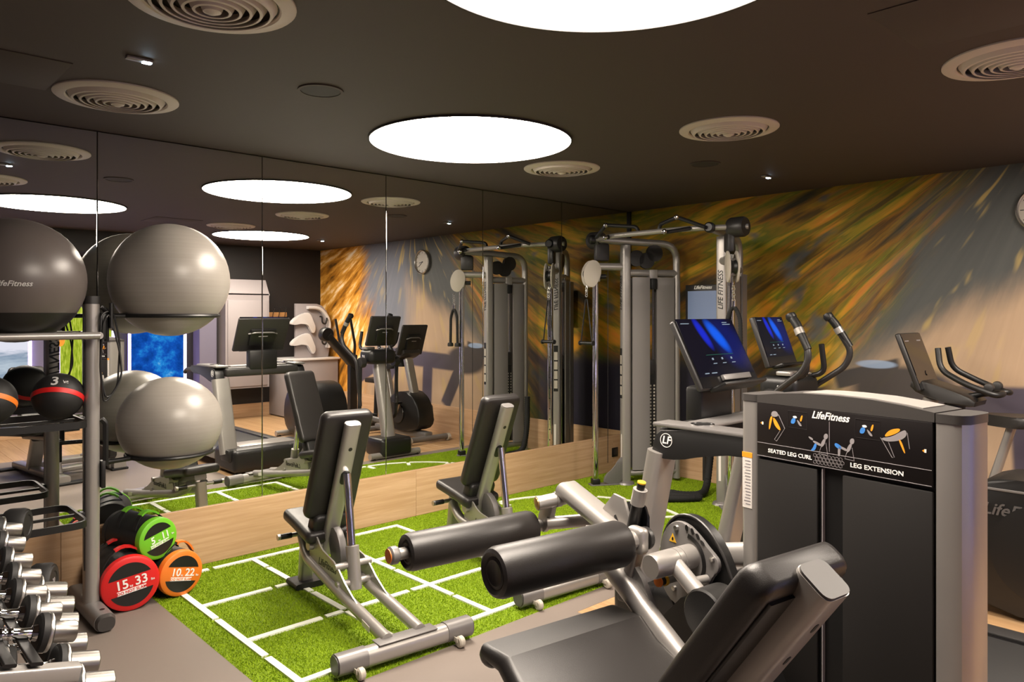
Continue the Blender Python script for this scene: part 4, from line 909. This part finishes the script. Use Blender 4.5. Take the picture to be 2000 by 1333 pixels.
for s in (-1, 1):
    sw = mk('swing_arm', 'dark_grey', EL, tube, [(s*.24, -.10, .55), (s*.26, -.14, 1.06), (s*.30, -.36, 1.22), (s*.30, -.40, 1.32), (s*.27, -.30, 1.50)], .020, 12, fil=.07)
    mk('swing_grip', 'black', sw, sweep, [(s*.30, -.39, 1.35), (s*.272, -.305, 1.50), (s*.265, -.27, 1.545)], circ(.027, 12), scale=[.8, 1.0, .95])
    mk('grip_knob', 'black', sw, lathe, [(0, -.03), (.026, -.022), (.034, 0), (.028, .022), (0, .03)], (s*.262, -.265, 1.545), (0, .4, .9), 18)
    mk('grip_sensor', 'silver', sw, cyl, (s*.283, -.335, 1.44), (s*.277, -.316, 1.475), .0285)
    mk('pivot', 'dark_grey', EL, lathe, [(0, -.03), (.055, -.03), (.06, 0), (.055, .03), (0, .03)], (s*.22, -.10, 1.03), (1, 0, 0), 22)
    mk('lower_arm', 'black', EL, tube, [(s*.24, -.10, 1.0), (s*.24, -.12, .40), (s*.20, -.30, .32)], .022, 10, fil=.06)
    mk('pedal_arm', 'silver_dark', EL, sweep, [(s*.20, -.25, .32), (s*.20, -1.20, .30+s*.05)], rrect(.05, .06, .015), up=(0, 0, 1))
    mk('foot_plate', 'rubber', EL, box, (s*.20, -.72, .36), (.15, .36, .04), None, .015); 
    mk('fixed_bar', 'black', EL, tube, [(s*.09, -.16, 1.15), (s*.13, -.30, 1.18), (s*.10, -.29, 1.37)], .018, 12, fil=.06)
    mk('foot', 'rubber', EL, cyl, (s*.28, .22, 0), (s*.28, .22, .03), .03); mk('foot', 'rubber', EL, cyl, (s*.28, -1.98, 0), (s*.28, -1.98, .03), .03)
BK_ = thing('exercise_bike', 'black upright exercise bike with bullhorn bars nearest the mural', 'exercise bike', (-.62, -2.95, 0))
mk('post', 'silver', BK_, sweep, [(0, .10, .50), (0, -.06, 1.0)], rrect(.08, .12, .03, 4), up=(1, 0, 0))
hs = mk('drive_housing', 'black', BK_, prism, smooth_poly([(.30, .12), (.34, .35), (.22, .56), (.0, .62), (-.28, .55), (-.42, .30), (-.36, .12)], 2), (-.12, 0, 0), (0, 1, 0), (0, 0, 1), .24, .02)
mk('crank_disc', 'dark_grey', hs, lathe, [(0, 0), (.12, 0), (.125, .008), (.12, .016), (0, .02)], (-.12, -.10, .33), (-1, 0, 0), 32)
mk('housing_badge', 'print_white', hs, prism, [(0, 0), (.02, .03), (.01, .03), (.03, .06), (.0, .035), (.01, .035)], (.1205, .18, .36), (0, 1, 0), (0, 0, 1), .001, ang=0)
for s in (-1, 1):
    mk('crank', 'steel', BK_, sweep, [(s*.135, -.10, .33), (s*.150, -.10-s*.09, .33-s*.14)], rrect(.02, .035, .008), up=(1, 0, 0)); mk('pedal', 'black', BK_, box, (s*.20, -.10-s*.09, .33-s*.14), (.09, .11, .03), None, .01)
for y in (.38, -.75):
    ft = mk('floor_bar', 'silver_dark', BK_, cyl, (-.26, y, .055), (.26, y, .055), .035)
    for s in (-1, 1): mk('bar_wheel', 'ivory', ft, cyl, (s*.27, y, .045), (s*.31, y, .045), .045, n=18)
mk('spine', 'silver_dark', BK_, box, (0, -.18, .09), (.12, 1.12, .08), None, .02)
mk('seat_post', 'silver', BK_, sweep, [(0, -.36, .30), (0, -.52, .86)], rrect(.05, .07, .02), up=(1, 0, 0))
mk('saddle', 'vinyl', BK_, prism, smooth_poly([(-.13, -.66), (.13, -.66), (.12, -.52), (.035, -.36), (-.035, -.36), (-.12, -.52)], 2), (0, 0, .86), (1, 0, 0), (0, 1, 0), .07, .02)
mk('head', 'dark_grey', BK_, prism, smooth_poly([(.04, 1.06), (-.12, 1.0), (-.34, .96), (-.36, 1.02), (-.18, 1.08), (.02, 1.14)], 1), (-.13, 0, 0), (0, 1, 0), (0, 0, 1), .26, .015)
mk('head_neck', 'black', BK_, cyl, (0, -.20, .90), (0, -.20, .99), .06)
k, cat_, MT = console(BK_, .38, .40, .035, (0, .01, 1.25), math.radians(20), False)
mk('control_dial', 'black_gloss', k, prism, smooth_poly([(-.03, 0), (0, .022), (.03, 0), (0, -.022)], 1), cat_(.02, -.09, .003), (1, 0, 0), tuple(MT.col[2]), .004)
mk('console_mark', 'print_grey', k, box, cat_(.10, .14, .003), (.07, .002, .008), MT, 0); mk('console_mark', 'print_grey', k, box, cat_(-.12, .14, .003), (.07, .002, .006), MT, 0)
for s in (-1, 1):
    br = mk('handle_bar', 'black', BK_, tube, [(s*.10, -.13, 1.34), (s*.12, -.15, 1.20), (s*.15, -.30, 1.12), (s*.14, -.47, 1.055), (s*.06, -.50, 1.07), (s*.02, -.40, 1.06), (0, -.28, 1.03)], .019, 12, fil=.06)
    mk('bar_knob', 'dark_grey', br, lathe, [(0, -.028), (.026, -.02), (.032, 0), (.026, .02), (0, .028)], (s*.09, -.42, 1.10), (1, 0, 0), 16)
# ------------------------------------------------------------------ ball rack
RK = thing('ball_rack', 'silver upright rack with ball rings and black wire trays by the mirror', 'rack', (-5.043, -.43, 0))
for x in (0, -1.05):
    u = mk('upright', 'silver', RK, sweep, [(x, 0, .05), (x, 0, 1.615)], rrect(.070, .095, .030, 5), up=(0, 1, 0)); mk('upright_cap', 'dark_grey', u, sweep, [(x, 0, 1.615), (x, 0, 1.655)], rrect(.078, .098, .032, 5), up=(0, 1, 0))
    f = mk('foot_bar', 'silver_dark', RK, sweep, [(x, .30, .045), (x, -.25, .045)], rrect(.095, .085, .034, 5), up=(0, 0, 1)); mk('foot_plug', 'grey_plastic', f, sweep, [(x, -.25, .045), (x, -.275, .043)], rrect(.092, .082, .034, 5), up=(0, 0, 1), scale=[1, .85])
    mk('foot_bolt', 'black', f, cyl, (x+.005, -.18, .087), (x+.005, -.18, .0885), .012)
    lettering('LIFE FITNESS', .075, (x, .0482, 1.22), (0, 0, 1), (1, 0, 0), 'black', u, shear=.25)
    mk('upright_slot', 'black', u, box, (x-.0375, -.018, .90), (.002, .012, 1.3))
mk('side_hook', 'black', RK, tube, [(.04, -.03, 1.60), (.065, -.03, 1.58), (.065, -.03, 1.42)], .012, 8, fil=.02); mk('side_hook', 'black', RK, tube, [(.04, -.03, 1.02), (.060, -.03, 1.00), (.060, -.03, .78)], .014, 8, fil=.02)
for y in (-.155, .185): mk('top_rail', 'silver', RK, cyl, (0, y*.0-.0+y, 1.455), (-1.05, y, 1.455), .018)
for x in (0, -1.05): mk('rail_arm', 'silver', RK, cyl, (x, -.155, 1.455), (x, .185, 1.455), .018)
def tray(z):
    P = fillet([(-.06, -.20, z), (-1.0, -.20, z), (-1.0, .24, z), (-.06, .24, z)], .07, 6, True)
    tr = mk('tray', 'black', RK, sweep, P, rect(.012, .034), closed=True, up=(0, 0, 1)); mk('tray_mid_rod', 'black', tr, box, (-.53, .03, z), (.92, .014, .014))
    for x in (-.03, -1.03): mk('tray_arm', 'black', tr, box, (x, -.0, z), (.05, .05, .04), None, .004)
for z in (1.02, .53): tray(z)
def ball_ring(z, r):
    P = [(.423+r*math.cos(math.radians(a)), .09+r*math.sin(math.radians(a)), z) for a in range(0, 360, 10)]
    rg = mk('ball_ring', 'black', RK, tube, P, .011, 8, closed=True); mk('ring_arm', 'black', rg, cyl, (.03, .01, z), (.423-r*.95, .09-r*.2, z), .013)
    mk('ring_bracket', 'black', rg, box, (.045, -.03, z-.05), (.02, .05, .14), None, .004)
ball_ring(1.553, .252); ball_ring(.785, .225)
def gym_ball(name, label, mat, c, r, sq=1.0, group=None, band=None):
    t = thing(name, label, 'exercise ball', c, 0, group); P = []
    for k in range(25):
        a = -math.pi/2+math.pi*k/24; P.append((max(0, r*math.cos(a)) if 0 < k < 24 else 0, r*sq*math.sin(a)))
    mk('shell', mat, t, lathe, P, (0, 0, 0), (0, 0, 1), 64, ang=80); return t
RCx, RCy = -4.62, -.34
gym_ball('exercise_ball', 'pale grey exercise ball on the upper ring of the rack', 'ball_pale', (RCx, RCy, 1.755), .316, 1.0, 'exercise balls on the rack')
gym_ball('exercise_ball', 'smaller pale grey exercise ball on the lower ring of the rack', 'ball_pale', (RCx, RCy, .950), .275, .94, 'exercise balls on the rack')
t = gym_ball('exercise_ball', 'dark grey exercise ball with white lettering on the rack top', 'ball_grey', (-5.372, -.415, 1.727), .308, .98, 'exercise balls on the rack')
P = []
for k in range(9):
    a = math.radians(-90+7.3*k); P.append((.3095*math.cos(a) if k else 0, .3095*.98*math.sin(a)))
mk('dark_base', 'vinyl_dark', t, lathe, P+[(.303*math.cos(a), .307*.98*math.sin(a))], (0, 0, 0), (0, 0, 1), 64, ang=80)
# lettering on the ball, facing the room
def ball_text(par, s, size, az, el, r, sq, mat, shear=0.0):
    a = math.radians(az); e = math.radians(el); n = V(math.cos(a)*math.cos(e), math.sin(a)*math.cos(e), math.sin(e)); u = V(-math.sin(a), math.cos(a), 0); v = n.cross(u)
    o = lettering(s, size, (0, 0, 0), (1, 0, 0), (0, 1, 0), mat, par, shear=shear)
    for q in o.data.vertices:
        d = n*r+u*q.co.x+v*q.co.y; d.normalize(); q.co = Vector((d.x*r, d.y*r, d.z*r*sq))+d*.0008
    return o
ball_text(t, 'LifeFitness', .036, -101, -5, .309, .98, 'print_white', .3)
def med_ball(c, col, num, label, r=.118):
    t = thing('medicine_ball', label, 'medicine ball', c, 0, 'medicine balls on the rack')
    P = [(max(0, r*math.cos(-math.pi/2+math.pi*k/20)) if 0 < k < 20 else 0, r*math.sin(-math.pi/2+math.pi*k/20)) for k in range(21)]
    mk('shell', 'rubber', t, lathe, P, (0, 0, 0), (0, 0, 1), 40, ang=80)
    bm = B(); rr = r+.0012; ax = V(.22, .46, .86).normalized()
    ring(bm, [(rr*math.cos(math.radians(a)), rr*math.sin(math.radians(a))) for a in (-14, -10, -6, -2)]+[(r*.97*math.cos(math.radians(a)), r*.97*math.sin(math.radians(a))) for a in (-2, -14)], (0, 0, 0), tuple(ax), 48); obj('band', bm, col, t, 80)
    if num: ball_text(t, num, .078, -112, 46, r, 1.0, 'print_white'); ball_text(t, 'kg', .026, -80, 42, r, 1.0, 'print_white')
    return t
med_ball((-5.185, -.40, 1.146), 'red', '3', 'black medicine ball with red band and number 3 on the rack')
med_ball((-5.475, -.40, 1.146), 'orange', '4', 'black medicine ball with orange band at the left edge')
med_ball((-5.77, -.40, 1.146), 'lime', '5', 'black medicine ball with green band beyond the left edge of the photo')
t = thing('skipping_rope', 'thin black skipping rope looped over the rack hook', 'rope', (-4.975, -.47, 1.46))
mk('cord', 'black', t, tube, [(0, -.01, .12), (-.04, -.03, .10), (-.045, -.04, -.20), (-.02, -.04, -.34), (.04, -.02, -.28), (.055, -.01, -.05), (.03, 0, .10)], .005, 8, closed=True, fil=.04)
mk('cord_loop', 'black', t, tube, [(0, -.015, .11), (.05, -.02, -.08), (.06, -.03, -.22), (.02, -.03, -.30), (-.03, -.04, -.36), (-.05, -.05, -.16), (-.03, -.04, .06)], .005, 8, closed=True, fil=.05)
mk('handle', 'black', t, cyl, (.012, -.012, .03), (.012, -.012, .16), .011)
# ------------------------------------------------------------------ sandbags
def sandbag(label, col, c, r, L, yaw, roll, kg, lb):
    """round end faces -y; c = centre of the face"""
    t = thing('sandbag', label, 'sandbag', c, yaw, 'round training bags'); 
    t.rotation_euler = (0, roll, yaw)
    mk('body', 'fabric_black', t, lathe, [(0, .02), (r*.96, .02), (r, .05), (r*.98, L*.5), (r, L-.05), (r*.96, L-.02), (0, L-.02)], (0, 0, 0), (0, 1, 0), 40)
    for y0, e in ((0.0, 1), (L, -1)):
        f = mk('end_cap', col if e > 0 else 'fabric_black', t, lathe, [(0, 0), (r*.90, 0), (r*.985, .006), (r*1.01, .018), (r*1.01, .040), (0, .040)], (0, y0, 0), (0, e, 0), 48)
        if e > 0:
            up = [(r*.78*math.cos(math.radians(a)), r*.78*math.sin(math.radians(a))) for a in range(22, 159, 8)]
            mk('mesh_panel', 'vinyl_dark', f, prism, up, (0, -.0004, 0), (1, 0, 0), (0, 0, 1), .0012, ang=0)
            mk('mesh_panel', 'vinyl_dark', f, prism, [(a, -b-.02*r) for a, b in up], (0, -.0004, 0), (1, 0, 0), (0, 0, 1), .0012, ang=0)
            lettering(kg, r*.46, (-r*.30, -.0012, r*.04), (1, 0, 0), (0, 0, 1), 'print_white', f); lettering(lb, r*.46, (r*.36, -.0012, r*.04), (1, 0, 0), (0, 0, 1), 'print_white', f)
            lettering('kg', r*.12, (0, -.0012, -r*.07), (1, 0, 0), (0, 0, 1), 'print_white', f); lettering('lbs', r*.12, (r*.74, -.0012, -r*.07), (1, 0, 0), (0, 0, 1), 'print_white', f)
            bar = mk('caution_strip', 'print_white', f, box, (0, -.0008, -r*.24), (r*1.0, .0012, r*.17)); lettering('DO NOT SLAM', r*.15, (0, -.0018, -r*.24), (1, 0, 0), (0, 0, 1), col, bar)
    for y0 in (L*.20, L*.62):
        P = [(r*1.02*math.cos(math.radians(a))*1.0, y0, r*1.02*math.sin(math.radians(a))+.035*math.sin(math.radians((a-45)*2))) for a in range(45, 136, 10)]
        h = mk('carry_strap', 'fabric_black', t, sweep, P, rect(.004, .030), up=(0, 1, 0)); mk('strap_grip', col, h, sweep, [V(*q)+V(0, 0, .002) for q in P[1:7]], rect(.010, .036), up=(0, 1, 0))
sandbag('red and black sandbag marked 15 and 33 on the floor', 'red', (-4.872, -.50, .145), .143, .40, math.radians(-3), math.radians(-8), '15', '33')
sandbag('orange and black sandbag marked 10 and 22 on the turf', 'orange', (-4.603, -.475, .128), .124, .38, math.radians(10), math.radians(14), '10', '22')
sandbag('green and black sandbag marked 5 and 11 lying on the other two', 'lime', (-4.712, -.435, .334), .113, .36, math.radians(16), math.radians(-14), '5', '11')
# ------------------------------------------------------------------ dumbbells
def make_db(name, hd, cap, capL, disc):
    """axis along x, the outer end at x = 0"""
    t = thing(name, '', 'dumbbell'); L = .38
    def head(bm, x, e): lathe(bm, [(0, 0), (cap*.94, 0), (cap, .003), (cap, capL), (0, capL)], (x, 0, 0), (e, 0, 0), 32)
    for x, e in ((0, -1), (-L, 1)):
        h = mk('end_cap', 'steel_dark', t, head, x, e)
        mk('rubber_disc', 'rubber', t, lathe, [(0, capL), (disc*.9, capL), (disc, capL+.006), (disc, capL+.030), (disc*.9, capL+.036), (0, capL+.036)], (x, 0, 0), (e, 0, 0), 32)
        mk('disc_rim', 'steel', t, ring, [(disc*1.005, capL+.004), (disc*1.02, capL+.007), (disc*1.02, capL+.012), (disc*1.005, capL+.014)], (x, 0, 0), (e, 0, 0), 32)
        mk('collar', 'chrome', t, lathe, [(0, capL+.036), (.024, capL+.036), (.020, capL+.048), (.017, capL+.050), (0, capL+.050)], (x, 0, 0), (e, 0, 0), 24)
    a, b = -capL-.045, -L+capL+.045; n = 9; pr = [(0, 0), (.0155, 0)]; T = a-b
    for k in range(3):
        s0 = T*(.30+.14*k); pr += [(.0155, s0), (.0172, s0+.003), (.0172, s0+T*.14-.009), (.0155, s0+T*.14-.006)]
    pr += [(.0155, T), (0, T)]
    mk('handle', 'chrome', t, lathe, pr, (a, 0, 0), (-1, 0, 0), 24); return t
RKD = thing('dumbbell_rack', 'pale grey tiered dumbbell rack at the lower left corner', 'rack', (-5.55, -1.40, 0))
TL = math.radians(13)
def slope(x, z0): return z0-math.tan(TL)*(x-0)
TIERS = ((-5.50, .62, -.74, -2.32), (-5.40, .385, -.78, -2.32))
for xt, zt, y0, y1 in TIERS:
    for dx in (-.160, -.220):
        mk('saddle_rail', 'black', RKD, sweep, [(xt+5.55+dx, y0+1.40+.02, zt-dx*math.tan(TL)-.0245), (xt+5.55+dx, y1+1.40-.10, zt-dx*math.tan(TL)-.0245)], rrect(.030, .010, .004), up=(math.sin(TL), 0, math.cos(TL)))
for y in (-.80, -2.40):
    f = mk('side_frame', 'dark_grey', RKD, sweep, [(-.36, y+1.40, .03), (-.26, y+1.40, .80)], rrect(.04, .09, .012), up=(0, 1, 0))
    mk('floor_bar', 'dark_grey', RKD, sweep, [(-.50, y+1.40, .025), (.0, y+1.40, .025)], rrect(.05, .05, .012), up=(0, 1, 0))
    for xt, zt, y0, y1 in TIERS: mk('tier_arm', 'silver_light', RKD, sweep, [(xt+5.55-.30, y+1.40, zt+.30*math.tan(TL)-.060), (xt+5.55-.06, y+1.40, zt+.06*math.tan(TL)-.060)], rrect(.045, .05, .008), up=(0, 1, 0))
protoA = make_db('dumbbell', .05, .031, .066, .054); protoB = make_db('dumbbell', .05, .040, .095, .068)
ORD = ['first', 'second', 'third', 'fourth', 'fifth', 'sixth', 'seventh', 'eighth']
first = True
RA = [(-5.451, -.89), (-5.483, -1.135), (-5.508, -1.403), (-5.524, -1.627), (-5.546, -1.825), (-5.545, -2.03), (-5.545, -2.22)]
for i, (x, y) in enumerate(RA[::-1]):
    o = protoA if i == 0 else copy_tree(protoA); o.location = (x+.02, y, .62); o.rotation_euler = (0, TL, 0)
    tag(o, f'smaller chrome dumbbell on the upper tier, {ORD[i]} from the camera', 'dumbbell', 'dumbbells on the upper tier')
RB = [(-5.352, -1.12), (-5.371, -1.318), (-5.402, -1.517), (-5.427, -1.742), (-5.435, -1.93), (-5.44, -2.12)]
for i, (x, y) in enumerate(RB[::-1]):
    o = protoB if i == 0 else copy_tree(protoB); o.location = (x+.04, y, .385); o.rotation_euler = (0, TL, 0)
    tag(o, f'larger chrome dumbbell on the lower tier, {ORD[i]} from the camera', 'dumbbell', 'dumbbells on the lower tier')
def plate(c, r, label, txt):
    t = thing('rubber_dumbbell', label, 'dumbbell', c, math.radians(-28), 'round rubber dumbbells')
    for x0, e in ((0, -1), (-.30, 1)):
        h = mk('head', 'rubber', t, lathe, [(0, .004), (r*.55, .004), (r*.60, 0), (r*.80, 0), (r*.84, .006), (r*.92, .004), (r, .018), (r, .075), (r*.9, .09), (0, .09)], (x0, 0, 0), (e, 0, 0), 40)
        if txt and e < 0: lettering(txt, r*.34, (-.0008, 0, r*.12), (0, 1, 0), (0, 0, 1), 'print_grey', h); lettering('kg', r*.28, (-.0008, 0, -r*.22), (0, 1, 0), (0, 0, 1), 'print_grey', h)
    mk('handle', 'chrome', t, cyl, (-.09, 0, 0), (-.21, 0, 0), .016)
plate((-5.375, -.735, .60), .078, 'round black rubber dumbbell at the far end of the upper tier', '')
plate((-5.315, -.94, .375), .088, 'round black rubber dumbbell at the far end of the lower tier', '20')
